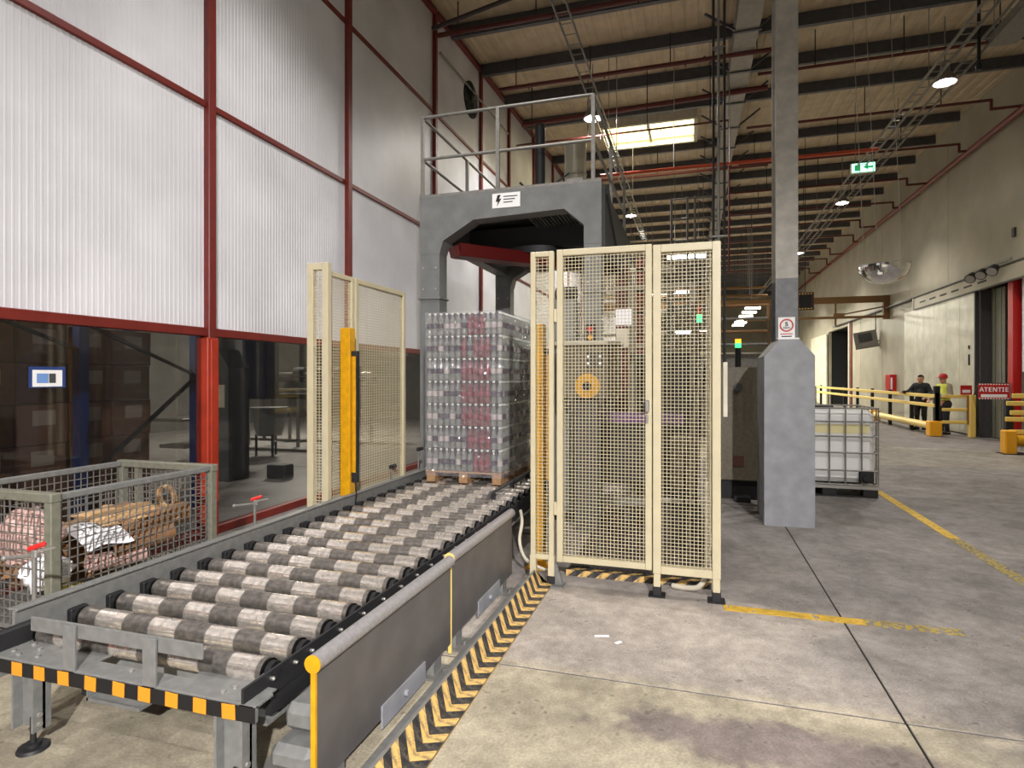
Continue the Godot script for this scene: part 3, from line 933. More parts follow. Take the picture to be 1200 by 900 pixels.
# ---------------------------------------------------------------- wrapping gantry
func build_gantry() -> void:
	var xl := -3.385
	var xr := -1.04
	var zf := -7.0
	var zr := -10.3
	var top := 3.93
	var w := 0.275
	var g := thing("wrapping_gantry", Vector3((xl + xr) / 2, 0, (zf + zr) / 2), "grey portal frame of the pallet wrapping machine with a railed platform on top", "wrapping machine")
	for z in [zf, zr + 0.24]:
		for x in [xl, xr - w]:
			var ww: float = w if x == xl else 0.21
			var xx: float = x if x == xl else xr - 0.21
			var p := part(g, "post", MB.new().span(Vector3(xx, 0.015, z - 0.24), Vector3(xx + ww, 3.2, z), 0.004), M.gantry)
			part(p, "foot_plate", MB.new().span(Vector3(xx - 0.06, 0, z - 0.30), Vector3(xx + ww + 0.06, 0.015, z + 0.06)), M.gantry)
			part(p, "flange", MB.new().span(Vector3(xx - 0.02, 2.62, z - 0.26), Vector3(xx + ww + 0.02, 2.645, z + 0.02), 0.004), M.gantry)
			var bt := MB.new()
			for yy in [2.75, 3.02]:
				for q in [0.05, ww - 0.05]:
					bt.cyl(Vector3(xx + q, yy, z), Vector3(xx + q, yy, z + 0.01), 0.014, 6)
			part(p, "bolt", bt, M.galv_bright, "", "stuff")
		# portal plate with splayed corners
		var o := PackedVector2Array([Vector2(xl, top - 0.35), Vector2(xl, top), Vector2(xr, top), Vector2(xr, top - 0.35), Vector2(xr, 3.2), Vector2(xr - 0.21, 3.2), Vector2(xr - 0.21, 3.43), Vector2(xr - 0.45, 3.64), Vector2(xl + 0.74, 3.60), Vector2(xl + w + 0.05, 3.36), Vector2(xl + w, 3.2), Vector2(xl, 3.2)])
		part(g, "portal_beam", MB.new().prism(o, 0.24, Vector3(0, 0, z - 0.24)), M.gantry)
	# side and cross beams with the machine deck
	for x in [xl + 0.02, xr - 0.23]:
		part(g, "side_beam", MB.new().span(Vector3(x, 3.42, zr + 0.2), Vector3(x + 0.21, top - 0.02, zf - 0.2), 0.008), M.gantry)
	for x in [[xl + 0.9, 0.55], [xr - 1.0, -0.55]]:
		var h := MB.new()
		h.bar(Vector3(x[0] - x[1] * 0.2, 3.66, zf - 0.5), Vector3(x[0] - x[1] * 1.2, 3.25, zf - 0.5), 0.12, 0.3)
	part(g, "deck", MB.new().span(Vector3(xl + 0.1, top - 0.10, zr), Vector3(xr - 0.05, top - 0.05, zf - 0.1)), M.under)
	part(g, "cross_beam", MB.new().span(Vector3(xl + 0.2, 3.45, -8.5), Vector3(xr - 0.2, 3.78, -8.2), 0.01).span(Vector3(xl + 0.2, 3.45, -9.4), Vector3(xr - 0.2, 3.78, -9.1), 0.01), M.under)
	part(g, "turning_ring", MB.new().cyl(Vector3(-2.2, 3.36, -8.55), Vector3(-2.2, 3.46, -8.55), 0.55, 36).cyl(Vector3(-2.2, 3.2, -8.55), Vector3(-2.2, 3.4, -8.55), 0.22, 20), M.dark)
	for k in 14: # grating under the deck
		part(g, "grating_bar", MB.new().span(Vector3(-2.1 + k * 0.05, 3.72, -8.1), Vector3(-2.085 + k * 0.05, 3.80, -7.3)), M.grey if k % 3 else M.galv_bright)
	# rotating arm and its film mast
	var a0 := Vector3(-3.02, 3.30, -7.35)
	var a1 := Vector3(-1.22, 3.30, -9.35)
	var arm := part(g, "wrapping_arm", MB.new().bar(a0, a1, 0.26, 0.17, 0.006), M.arm_red, "dark red box arm")
	part(arm, "arm_end", MB.new().bar(a0 + Vector3(-0.01, -0.01, 0.01), a0 + Vector3(-0.03, -0.02, 0.035), 0.22, 0.14, 0.004), M.red)
	part(g, "film_mast", MB.new().span(Vector3(-1.16, 0.75, -9.42), Vector3(-0.98, 3.35, -9.28), 0.008), M.arm_red, "dark red film mast")
	part(g, "film_carriage", MB.new().span(Vector3(-1.35, 1.2, -9.3), Vector3(-1.15, 1.9, -9.05), 0.02).cyl(Vector3(-1.42, 1.2, -9.0), Vector3(-1.42, 1.85, -9.0), 0.12, 16), M.grey_dark)
	# platform railing
	var rail := 4.97
	var r := 0.021
	var rl := MB.new()
	for y in [rail, 4.43]:
		rl.cyl(Vector3(xl + 0.03, y, zf - 0.02), Vector3(xr - 0.10, y, zf - 0.02), r, 8)
		rl.cyl(Vector3(xl + 0.03, y, zf - 0.02), Vector3(xl + 0.03, y, zr), r, 8)
		rl.cyl(Vector3(xr - 0.10, y, zf - 0.02), Vector3(xr - 0.10, y, zr), r, 8)
	part(g, "handrail", rl, M.galv)
	for x in [xl + 0.03, -2.33, xr - 0.10]:
		part(g, "railing_post", MB.new().span(Vector3(x - 0.022, top, zf - 0.04), Vector3(x + 0.022, rail, zf)), M.galv)
	for z in [-8.6, zr]:
		for x in [xl + 0.03, xr - 0.10]:
			part(g, "railing_post", MB.new().span(Vector3(x - 0.022, top - 0.05, z - 0.022), Vector3(x + 0.022, rail, z + 0.022)), M.galv)
	part(g, "toe_board", MB.new().span(Vector3(xl, top, zf - 0.012), Vector3(xr, top + 0.035, zf), 0.002).span(Vector3(xl, top - 0.02, zr), Vector3(xl + 0.012, top + 0.05, zf)), M.galv)
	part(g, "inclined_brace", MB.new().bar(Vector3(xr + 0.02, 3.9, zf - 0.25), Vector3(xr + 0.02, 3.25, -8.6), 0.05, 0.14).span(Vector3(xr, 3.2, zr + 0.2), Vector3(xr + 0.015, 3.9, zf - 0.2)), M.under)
	# things standing on the platform
	part(g, "hoist_tube", MB.new().cyl(Vector3(-2.165, top - 0.05, -8.5), Vector3(-2.165, 5.30, -8.5), 0.075, 14).ball(Vector3(-2.165, 5.30, -8.5), Vector3(0.075, 0.06, 0.075), 12, 6), M.dark, "black upright tube")
	part(g, "hoist_base", MB.new().cyl(Vector3(-2.165, top - 0.05, -8.5), Vector3(-2.165, 4.34, -8.5), 0.17, 16, 0.09).bar(Vector3(-2.1, 4.35, -8.5), Vector3(-1.75, 4.62, -8.6), 0.02, 0.02).bar(Vector3(-2.2, 4.2, -8.4), Vector3(-2.42, 4.45, -8.3), 0.05, 0.02), M.black)
	part(g, "junction_box", MB.new().span(Vector3(-1.5, top - 0.02, -7.35), Vector3(-1.28, top + 0.12, -7.15), 0.01), M.galv)
	single("vent_duct", MB.new().cyl(Vector3(-1.83, top - 0.05, -9.5), Vector3(-1.83, 5.38, -9.5), 0.175, 24).cyl(Vector3(-1.83, 4.86, -9.5), Vector3(-1.83, 4.90, -9.5), 0.185, 24), M.duct, Vector3(-1.83, top, -9.5), "thick shiny round duct standing on the gantry platform", "duct")
	# warning plate
	var sg := thing("warning_plate", Vector3(-2.215, 3.8, zf), "small white warning plate with black lightning bolt on the gantry beam", "sign")
	part(sg, "plate", MB.new().span(Vector3(-2.395, 3.715, zf), Vector3(-2.035, 3.895, zf + 0.006)), M.white)
	part(sg, "bolt_symbol", MB.new().prism(PackedVector2Array([Vector2(-2.325, 3.875), Vector2(-2.285, 3.875), Vector2(-2.305, 3.825), Vector2(-2.275, 3.83), Vector2(-2.335, 3.735), Vector2(-2.32, 3.795), Vector2(-2.35, 3.79)]), 0.003, Vector3(0, 0, zf + 0.006)), M.black)
	for k in 3:
		part(sg, "print_line", MB.new().span(Vector3(-2.25, 3.845 - k * 0.035, zf + 0.006), Vector3(-2.07 - k * 0.03, 3.857 - k * 0.035, zf + 0.008)), M.grey_dark)

# ---------------------------------------------------------------- mesh fences
func fence_panel(called: String, a: Vector3, b: Vector3, y0: float, y1: float, label: String, group: String, fw := 0.045, post_a := true, post_b := true) -> Node3D:
	var d := (b - a).normalized()
	var t := thing(called, Vector3((a.x + b.x) / 2, 0, (a.z + b.z) / 2), label, "fence panel", group)
	var L := a.distance_to(b)
	var bs := Basis(d, Vector3.UP, d.cross(Vector3.UP))
	var fr := MB.new()
	for s in [0.0, 1.0]:
		var p := a.lerp(b, s) + d * (fw / 2 if s == 0.0 else -fw / 2)
		fr.box(p + Vector3.UP * (y0 + y1) / 2, Vector3(fw, y1 - y0, fw), bs, 0.004)
	for y in [y0 + fw / 2, y1 - fw / 2]:
		fr.box((a + b) / 2 + Vector3.UP * y, Vector3(L - 2 * fw, fw, fw * 0.9), bs, 0.004)
	part(t, "frame", fr, M.cream)
	var ms := MB.new()
	var pitch := 0.0268
	var n := int((L - 2 * fw) / pitch)
	for i in n:
		var p := a + d * (fw + (L - 2 * fw) * (i + 0.5) / n)
		ms.box(p + Vector3.UP * (y0 + y1) / 2, Vector3(0.0042, y1 - y0 - fw, 0.0042), bs)
	var m := int((y1 - y0 - 2 * fw) / pitch)
	for i in m:
		var y := y0 + fw + (y1 - y0 - 2 * fw) * (i + 0.5) / m
		ms.box((a + b) / 2 + Vector3.UP * y + bs.z * 0.004, Vector3(L - fw, 0.0042, 0.0042), bs)
	part(t, "wire_mesh", ms, M.cream, "", "stuff")
	for q in [[post_a, a + d * fw / 2], [post_b, b - d * fw / 2]]:
		if q[0]:
			var p: Vector3 = q[1]
			var ft := part(t, "foot", MB.new().box(p + Vector3.UP * (y0 / 2 + 0.02), Vector3(0.05, y0 + 0.02, 0.05), bs, 0.003), M.cream)
			part(ft, "foot_clamp", MB.new().box(p + Vector3.UP * 0.035, Vector3(0.062, 0.07, 0.062), bs, 0.004).box(p + Vector3.UP * 0.004, Vector3(0.12, 0.008, 0.12), bs), M.dark)
	return t

func build_fences() -> void:
	var z := -4.545
	fence_panel("mesh_fence_panel", Vector3(-1.232, 0, z), Vector3(-1.045, 0, z), 0.19, 2.605, "narrow cream mesh fence panel right of the conveyor", "cream fence round the wrapping machine", 0.04)
	var d := fence_panel("mesh_gate", Vector3(-1.02, 0, z), Vector3(-0.298, 0, z), 0.185, 2.61, "wide cream mesh gate with latch in the machine fence", "", 0.048, false, false)
	part(d, "latch", MB.new().span(Vector3(-0.345, 1.36, z + 0.025), Vector3(-0.315, 1.45, z + 0.06), 0.006).span(Vector3(-0.34, 1.28, z + 0.025), Vector3(-0.322, 1.34, z + 0.045), 0.004), M.galv_bright)
	for y in [0.6, 2.1]:
		part(d, "hinge", MB.new().cyl(Vector3(-1.032, y - 0.05, z + 0.02), Vector3(-1.032, y + 0.05, z + 0.02), 0.014, 8), M.cream)
	part(d, "base_plate", MB.new().prism(PackedVector2Array([Vector2(-1.11, 0), Vector2(-0.97, 0), Vector2(-1.02, 0.17), Vector2(-1.06, 0.17)]), 0.03, Vector3(0, 0, z - 0.01)).span(Vector3(-1.12, 0, z - 0.06), Vector3(-0.96, 0.01, z + 0.08)), M.grey)
	fence_panel("mesh_fence_panel", Vector3(-0.29, 0, z), Vector3(0.185, 0, z), 0.165, 2.60, "half width cream mesh fence panel beside the gate at the free corner", "", 0.058)
	fence_panel("mesh_fence_panel", Vector3(0.16, 0, z - 0.06), Vector3(0.16, 0, z - 1.16), 0.165, 2.60, "cream mesh fence panel running back edge on from the free corner", "", 0.05, false, true)
	fence_panel("mesh_fence_panel", Vector3(0.16, 0, z - 1.19), Vector3(0.16, 0, z - 2.3), 0.165, 2.60, "second cream mesh fence panel running back edge on towards the beige cabinet", "", 0.05, false, true)
	# left of the conveyor
	fence_panel("mesh_fence_panel", Vector3(-3.285, 0, z), Vector3(-3.07, 0, z), 0.1, 2.63, "narrow cream mesh fence panel left of the conveyor", "", 0.062)
	fence_panel("mesh_fence_panel", Vector3(-3.15, 0, z - 0.06), Vector3(-3.15, 0, -5.04), 0.1, 2.58, "short cream mesh fence panel behind the left fence corner", "", 0.045, false, false)
	fence_panel("mesh_fence_panel", Vector3(-3.15, 0, -5.06), Vector3(-3.15, 0, -6.1), 0.1, 2.58, "long cream mesh fence panel along the left of the rollers", "", 0.05)
	# light curtains
	for s in [[-3.045, -2.965, "yellow light curtain post left of the conveyor inside the fence", 0.0], [-1.262, -1.19, "yellow light curtain post behind the narrow right fence panel", 0.0]]:
		var zc := -4.79 if s[0] < -2.0 else -4.93
		var t := thing("light_curtain", Vector3(s[0], 0, zc), s[2], "light curtain")
		part(t, "column", MB.new().span(Vector3(s[0] - 0.05, 0.01, zc - 0.05), Vector3(s[0] + 0.05, 2.07, zc + 0.05), 0.006), M.yellow)
		part(t, "base", MB.new().span(Vector3(s[0] - 0.1, 0, zc - 0.1), Vector3(s[0] + 0.1, 0.015, zc + 0.1)), M.yellow)
		var sb := part(t, "sensor_bar", MB.new().span(Vector3(s[1] - 0.022, 0.74, zc - 0.02), Vector3(s[1] + 0.022, 1.82, zc + 0.02), 0.004), M.yellow)
		part(sb, "end_cap", MB.new().span(Vector3(s[1] - 0.028, 1.81, zc - 0.026), Vector3(s[1] + 0.028, 1.86, zc + 0.026), 0.004).span(Vector3(s[1] - 0.028, 0.66, zc - 0.026), Vector3(s[1] + 0.028, 0.75, zc + 0.026), 0.004).span(Vector3(s[1] + 0.018, 0.7, zc - 0.02), Vector3(s[1] + 0.03, 1.84, zc + 0.022)), M.dark, "black cap")
		part(sb, "cable", MB.new().tube([Vector3(s[1], 0.67, zc), Vector3(s[1] + 0.012, 0.55, zc), Vector3(s[1] - 0.01, 0.40, zc), Vector3(s[1] - 0.03, 0.1, zc + 0.06)], 0.006, 6), M.black)
	# hazard striped kerb under the gate
	var kb := MB.new()
	var rep := 1.13 / 0.15
	kb.quad(Vector3(-1.0, 0, -4.78), Vector3(0.13, 0, -4.78), Vector3(0.13, 0.05, -4.785), Vector3(-1.0, 0.05, -4.785), Vector2(0, 0.4), Vector2(rep, 0.4), Vector2(rep, 0), Vector2(0, 0))
	kb.quad(Vector3(-1.0, 0.05, -4.785), Vector3(0.13, 0.05, -4.785), Vector3(0.13, 0.05, -4.84), Vector3(-1.0, 0.05, -4.84), Vector2(0, 0.8), Vector2(rep, 0.8), Vector2(rep, 0.4), Vector2(0, 0.4))
	kb.quad(Vector3(0.13, 0, -4.78), Vector3(0.13, 0, -4.84), Vector3(0.13, 0.05, -4.84), Vector3(0.13, 0.05, -4.785))
	kb.quad(Vector3(-1.0, 0, -4.84), Vector3(-1.0, 0, -4.78), Vector3(-1.0, 0.05, -4.785), Vector3(-1.0, 0.05, -4.84))
	var bp := thing("machine_base", Vector3(-0.45, 0, -6.3), "low dark ribbed steel base plate on the floor inside the fence behind the striped kerb", "base plate")
	part(bp, "plate", MB.new().span(Vector3(-1.0, 0.0, -7.6), Vector3(0.12, 0.035, -4.86), 0.004), M.base_dark)
	for k in 26:
		part(bp, "rib", MB.new().span(Vector3(-0.98 + k * 0.042, 0.035, -7.5), Vector3(-0.968 + k * 0.042, 0.041, -4.9)), M.base_dark)
	single("floor_kerb", kb, M.stripes, Vector3(-0.43, 0, -4.81), "low kerb with black and yellow stripes lying under the mesh gate", "kerb")

# ---------------------------------------------------------------- machine parts seen through the mesh
func build_machine() -> void:
	var c := thing("control_console", Vector3(-1.05, 0, -6.15), "beige control console with round yellow dial behind the mesh gate", "control console")
	part(c, "cabinet", MB.new().span(Vector3(-1.36, 1.40, -6.4), Vector3(-0.74, 1.95, -6.05), 0.012), M.beige)
	part(c, "hood", MB.new().span(Vector3(-1.39, 1.95, -6.45), Vector3(-0.72, 1.985, -6.0), 0.006), M.off)
	part(c, "pedestal", MB.new().span(Vector3(-1.2, 0, -6.35), Vector3(-0.95, 1.40, -6.15), 0.01), M.grey_dark)
	var dl := part(c, "dial", MB.new().cyl(Vector3(-1.04, 1.53, -6.05), Vector3(-1.04, 1.53, -6.01), 0.125, 28), M.yellow)
	part(dl, "dial_hub", MB.new().cyl(Vector3(-1.04, 1.53, -6.01), Vector3(-1.04, 1.53, -5.99), 0.045, 16), M.black)
	var sc := part(c, "display", MB.new().span(Vector3(-1.06, 1.72, -6.05), Vector3(-0.88, 1.87, -6.035), 0.004), M.grey_dark)
	for p in [Vector2(-1.03, 1.83), Vector2(-0.91, 1.83), Vector2(-1.03, 1.76), Vector2(-0.91, 1.76)]:
		part(sc, "button", MB.new().cyl(Vector3(p.x, p.y, -6.035), Vector3(p.x, p.y, -6.022), 0.013, 10), M.white)
	var e := thing("switch_cabinet", Vector3(-1.2, 0, -6.9), "tall grey switch cabinet with red and amber buttons left behind the mesh gate", "cabinet")
	part(e, "body", MB.new().span(Vector3(-1.53, 0.1, -6.95), Vector3(-1.28, 2.5, -6.6), 0.012), M.gantry)
	part(e, "motor", MB.new().cyl(Vector3(-1.52, 2.58, -6.8), Vector3(-1.30, 2.58, -6.8), 0.09, 16).ball(Vector3(-1.52, 2.58, -6.8), Vector3(0.03, 0.09, 0.09), 12, 8), M.black)
	part(e, "plinth", MB.new().span(Vector3(-1.53, 0, -6.95), Vector3(-1.28, 0.1, -6.6)), M.black)
	var bb := thing("button_box", Vector3(-1.2, 1.9, -6.9), "small control box with red and yellow button on the gantry post", "control box")
	part(bb, "case", MB.new().span(Vector3(-1.22, 2.02, -7.0), Vector3(-1.10, 2.24, -6.93), 0.006), M.dark)
	part(bb, "red_button", MB.new().cyl(Vector3(-1.16, 2.18, -6.93), Vector3(-1.16, 2.18, -6.905), 0.035, 14), M.red_sign)
	part(bb, "yellow_button", MB.new().cyl(Vector3(-1.16, 2.085, -6.93), Vector3(-1.16, 2.085, -6.905), 0.03, 14), M.yellow)
	single("notice_sheet", MB.new().span(Vector3(-0.86, 2.22, -6.90), Vector3(-0.68, 2.40, -6.893)), M.paper, Vector3(-0.77, 2.2, -6.9), "white paper notice hung behind the gate above the console", "notice")
	single("wall_box", MB.new().span(Vector3(-0.86, 1.96, -7.0), Vector3(-0.72, 2.18, -6.9), 0.008), M.off, Vector3(-0.8, 1.96, -6.95), "small off white box under the paper notice", "box")
	# inner frame carrying notice and box
	var f := thing("inner_frame", Vector3(-0.4, 0, -7.0), "pale square tube frame standing inside the fence behind the gate", "frame")
	for x in [-0.68, 0.0]:
		part(f, "upright", MB.new().span(Vector3(x - 0.03, 0, -7.03), Vector3(x + 0.03, 2.66, -6.97), 0.004), M.beige)
	for y in [2.63, 1.96]:
		part(f, "cross_tube", MB.new().span(Vector3(-0.9, y, -7.025), Vector3(0.03, y + 0.05, -6.975), 0.004), M.beige)
	part(f, "inner_panel", MB.new().span(Vector3(-0.66, 0.1, -7.2), Vector3(-0.02, 1.9, -7.17)), M.dark)
	# film roll holder, bench and rails
	var b := thing("film_bench", Vector3(-0.8, 0, -6.6), "dark machine bench with violet edge rail behind the mesh gate", "machine")
	part(b, "edge_rail", MB.new().span(Vector3(-1.22, 1.12, -6.62), Vector3(-0.1, 1.23, -6.56), 0.006), mat(c8(112, 74, 128), 0.4))
	part(b, "bench_body", MB.new().span(Vector3(-1.22, 0.45, -6.93), Vector3(-0.15, 1.10, -6.6), 0.01), M.black)
	part(b, "lower_beam", MB.new().span(Vector3(-1.22, 0.25, -6.55), Vector3(0.0, 0.33, -6.45), 0.006), M.galv)
	for x in [-1.15, -0.7, -0.2]:
		part(b, "leg", MB.new().span(Vector3(x - 0.035, 0, -6.7), Vector3(x + 0.035, 0.45, -6.6), 0.004), M.grey_dark)
	part(b, "belt_unit", MB.new().span(Vector3(-1.2, 0.5, -6.58), Vector3(-0.5, 0.9, -6.52), 0.01).cyl(Vector3(-1.1, 0.7, -6.52), Vector3(-1.1, 0.7, -6.46), 0.12, 18).cyl(Vector3(-0.7, 0.7, -6.52), Vector3(-0.7, 0.7, -6.46), 0.12, 18), M.dark)
	part(b, "care_label", MB.new().span(Vector3(-1.20, 0.98, -6.598), Vector3(-1.14, 1.10, -6.592)), M.paper)
	var p := thing("pump_unit", Vector3(-0.15, 0, -5.9), "beige pump unit with slanted pipes inside the right fence corner", "pump")
	part(p, "housing", MB.new().span(Vector3(-0.22, 0.55, -6.1), Vector3(0.02, 1.05, -5.8), 0.03), M.beige)
	part(p, "base_frame", MB.new().span(Vector3(-0.3, 0.0, -6.2), Vector3(0.06, 0.45, -5.7), 0.01), M.dark)
	part(p, "cross_tube", MB.new().span(Vector3(-0.3, 0.47, -5.72), Vector3(0.08, 0.50, -5.68)), M.galv_bright)
	for k in 3:
		part(p, "pipe", MB.new().tube([Vector3(-0.10 + k * 0.05, 0.05, -5.4), Vector3(-0.06 + k * 0.05, 1.1, -5.5), Vector3(0.04 + k * 0.03, 1.75, -5.6)], 0.011, 8), [M.dark, M.beige, M.black][k])
	var h := MB.new().tube(smooth([Vector3(0.10, 0.75, -5.2), Vector3(0.10, 0.45, -4.98), Vector3(0.09, 0.16, -4.74), Vector3(0.04, 0.05, -4.68), Vector3(-0.06, 0.022, -4.70), Vector3(-0.16, 0.022, -4.72)]), 0.02, 10)
	single("hose", h, M.off, Vector3(0.05, 0, -4.9), "pale hose curving to the floor behind the right fence post", "hose")
	single("hose", MB.new().tube(smooth([Vector3(-1.45, 0.45, -5.0), Vector3(-1.38, 0.40, -4.8), Vector3(-1.36, 0.28, -4.66), Vector3(-1.30, 0.17, -4.6), Vector3(-1.22, 0.10, -4.64), Vector3(-1.14, 0.06, -4.68), Vector3(-1.04, 0.02, -4.72)]), 0.014, 8), M.off, Vector3(-1.2, 0, -4.8), "thin white hose drooping beside the left foot of the narrow right fence panel", "hose")
	var g := thing("beige_cabinet", Vector3(0.6, 0, -8.5), "beige steel cabinet on a black plinth between fence and column", "cabinet")
	part(g, "body", MB.new().span(Vector3(0.2, 0.25, -8.9), Vector3(0.95, 1.755, -8.4), 0.012), M.beige)
	part(g, "plinth", MB.new().span(Vector3(0.24, 0.0, -8.86), Vector3(0.92, 0.25, -8.44)), M.black)
	part(g, "knob", MB.new().cyl(Vector3(0.56, 1.49, -8.4), Vector3(0.56, 1.49, -8.37), 0.055, 16), M.grey_dark)
	part(g, "rust_plate", MB.new().span(Vector3(0.50, 0.44, -8.4), Vector3(0.63, 0.58, -8.392)), mat(c8(96, 62, 50), 0.7))
	single("marker_strip", MB.new().span(Vector3(0.205, 1.33, z_strip()), Vector3(0.235, 1.73, z_strip() + 0.012), 0.002), M.off, Vector3(0.22, 1.3, z_strip()), "narrow white strip fixed to the outer face of the fence corner", "strip")
	single("floor_box", MB.new().span(Vector3(0.5, 0, -8.35), Vector3(0.7, 0.08, -8.2), 0.01), M.dark, Vector3(0.6, 0, -8.3), "small dark box lying before the beige cabinet", "box")

func z_strip() -> float:
	return -4.62
# ---------------------------------------------------------------- scrap cage by the left wall
func wire_sheet(m: MB, a: Vector3, b: Vector3, y0: float, y1: float, pitch: float, r: float) -> void:
	var L := a.distance_to(b)
	var d := (b - a).normalized()
	var bs := Basis(d, Vector3.UP, d.cross(Vector3.UP))
	var n := int(L / pitch)
	for i in n + 1:
		m.box(a + d * (L * i / n) + Vector3.UP * (y0 + y1) / 2, Vector3(r, y1 - y0, r), bs)
	var k := int((y1 - y0) / pitch)
	for i in k + 1:
		m.box((a + b) / 2 + Vector3.UP * lerpf(y0, y1, float(i) / k), Vector3(L, r, r), bs)

func crumple(c: Vector3, s: Vector3, sd: int, seg := 18) -> MB:
	var f := noise(sd, 1.3, 3)
	var g := noise(sd + 1, 3.2, 2)
	var m := MB.new()
	var grid := []
	for j in seg + 1:
		var row := []
		for i in seg * 2 + 1:
			var th := TAU * (i % (seg * 2)) / (seg * 2)
			var ph := PI * j / seg
			var d := Vector3(sin(ph) * cos(th), cos(ph), sin(ph) * sin(th))
			var k := 1.0 + 0.45 * f.get_noise_3dv(d * 1.2) + 0.22 * absf(g.get_noise_3dv(d * 1.4))
			row.append(c + d * s * k)
		grid.append(row)
	for j in seg:
		for i in seg * 2:
			m.quad(grid[j + 1][i + 1], grid[j + 1][i], grid[j][i], grid[j][i + 1])
	return m

func core_tube(a: Vector3, b: Vector3, r: float, wall := 0.012) -> MB:
	var L := a.distance_to(b)
	return MB.new().lathe([Vector2(r - wall, 0), Vector2(r, 0), Vector2(r, L), Vector2(r - wall, L), Vector2(r - wall, 0)], 20, a, MB.frame(b - a))

func build_cage() -> void:
	var xa := -4.50
	var xb := -3.60
	var za := -3.75
	var zb := -2.55
	var top := 0.94
	var t := thing("wire_cage", Vector3((xa + xb) / 2, 0, (za + zb) / 2), "worn grey wire mesh pallet cage full of scrap cardboard beside the conveyor", "cage")
	for p in [Vector2(xa, za), Vector2(xb, za), Vector2(xa, zb), Vector2(xb, zb)]:
		part(t, "corner_post", MB.new().span(Vector3(p.x - 0.03, 0.0, p.y - 0.03), Vector3(p.x + 0.03, top - 0.05, p.y + 0.03), 0.005), M.grey_olive)
	part(t, "top_rail", MB.new().span(Vector3(xa - 0.035, top - 0.055, za - 0.035), Vector3(xb + 0.035, top, za + 0.03), 0.006), M.grey_olive)
	part(t, "top_rail", MB.new().span(Vector3(xa - 0.035, top - 0.055, zb - 0.03), Vector3(xb + 0.035, top, zb + 0.035), 0.006), M.grey_olive)
	for x in [xa, xb]:
		part(t, "top_rail", MB.new().span(Vector3(x - 0.02, top - 0.05, za + 0.03), Vector3(x + 0.02, top - 0.008, zb - 0.03), 0.006), M.grey)
	part(t, "inner_post", MB.new().span(Vector3(xa + 0.14, 0.1, za - 0.015), Vector3(xa + 0.18, top - 0.05, za + 0.015)), M.grey_olive)
	part(t, "floor_tray", MB.new().span(Vector3(xa, 0.10, za), Vector3(xb, 0.13, zb)), M.grey)
	for m in [[Vector3(xa, 0, za), Vector3(xb, 0, za)], [Vector3(xb, 0, za), Vector3(xb, 0, zb)], [Vector3(xa, 0, zb), Vector3(xb, 0, zb)], [Vector3(xa, 0, za), Vector3(xa, 0, zb)]]:
		var w := MB.new()
		wire_sheet(w, m[0], m[1], 0.12, top - 0.05, 0.05, 0.0055)
		part(t, "wire_mesh", w, M.galv, "", "stuff")
	# heap of scrap
	single("kraft_heap", crumple(Vector3(-4.12, 0.40, -3.15), Vector3(0.28, 0.17, 0.5), 81), M.kraft_dark, Vector3(-4.05, 0.14, -3.15), "crumpled brown card heap filling the bottom of the cage", "cardboard")
	single("kraft_sheet", crumple(Vector3(-3.98, 0.61, -3.30), Vector3(0.27, 0.06, 0.33), 85, 16), M.kraft, Vector3(-4.02, 0.5, -3.30), "tan crumpled kraft sheet on top of the heap towards the far end", "cardboard")
	single("kraft_sheet", crumple(Vector3(-3.82, 0.58, -3.50), Vector3(0.15, 0.05, 0.17), 87, 14), M.kraft, Vector3(-3.82, 0.5, -3.5), "tan folded kraft sheet near the ring at the far corner of the cage", "cardboard")
	single("plastic_bag", crumple(Vector3(-4.05, 0.60, -2.72), Vector3(0.20, 0.15, 0.13), 89, 14), M.pink, Vector3(-4.05, 0.45, -2.72), "pinkish crumpled plastic bag at the near end of the cage", "bag")
	single("plastic_bag", crumple(Vector3(-3.80, 0.42, -2.66), Vector3(0.12, 0.09, 0.12), 92, 12), M.paper, Vector3(-3.8, 0.35, -2.66), "white crumpled bag low at the near corner of the cage", "bag")
	single("plastic_bag", crumple(Vector3(-3.72, 0.22, -2.72), Vector3(0.12, 0.10, 0.14), 95, 12), mat(c8(226, 214, 120), 0.5), Vector3(-3.72, 0.14, -2.72), "pale yellow crumpled bag low in the near corner of the cage", "bag")
	var tubes := [
		[Vector3(-3.76, 0.57, -3.10), Vector3(-3.71, 0.60, -3.60), 0.075, M.kraft_dark, "brown tube lying lengthwise under the far corner, uppermost of the tubes"],
		[Vector3(-3.70, 0.47, -2.98), Vector3(-3.66, 0.50, -3.42), 0.07, M.kraft_dark, "brown tube against the mesh below the uppermost tube"],
		[Vector3(-3.98, 0.56, -3.02), Vector3(-4.12, 0.60, -3.46), 0.08, M.kraft_dark, "dark open tube end showing behind the printed white sheet"],
		[Vector3(-3.72, 0.42, -2.86), Vector3(-3.66, 0.40, -3.20), 0.055, M.pink, "pale striped tube beneath the printed white sheet"],
		[Vector3(-4.2, 0.5, -2.9), Vector3(-4.25, 0.52, -3.3), 0.07, M.kraft, "tan tube at the wall side of the cage"]]
	for u in tubes:
		single("cardboard_tube", core_tube(u[0], u[1], u[2]), u[3], u[0], u[4], "tube")
	single("cardboard_ring", core_tube(Vector3(-3.86, 0.70, -3.565), Vector3(-3.855, 0.705, -3.60), 0.095, 0.016), M.kraft, Vector3(-3.86, 0.62, -3.58), "tan cardboard ring standing upright on the heap", "ring")
	# printed white sheet, curled
	var sh := MB.new()
	var n := 12
	var g := []
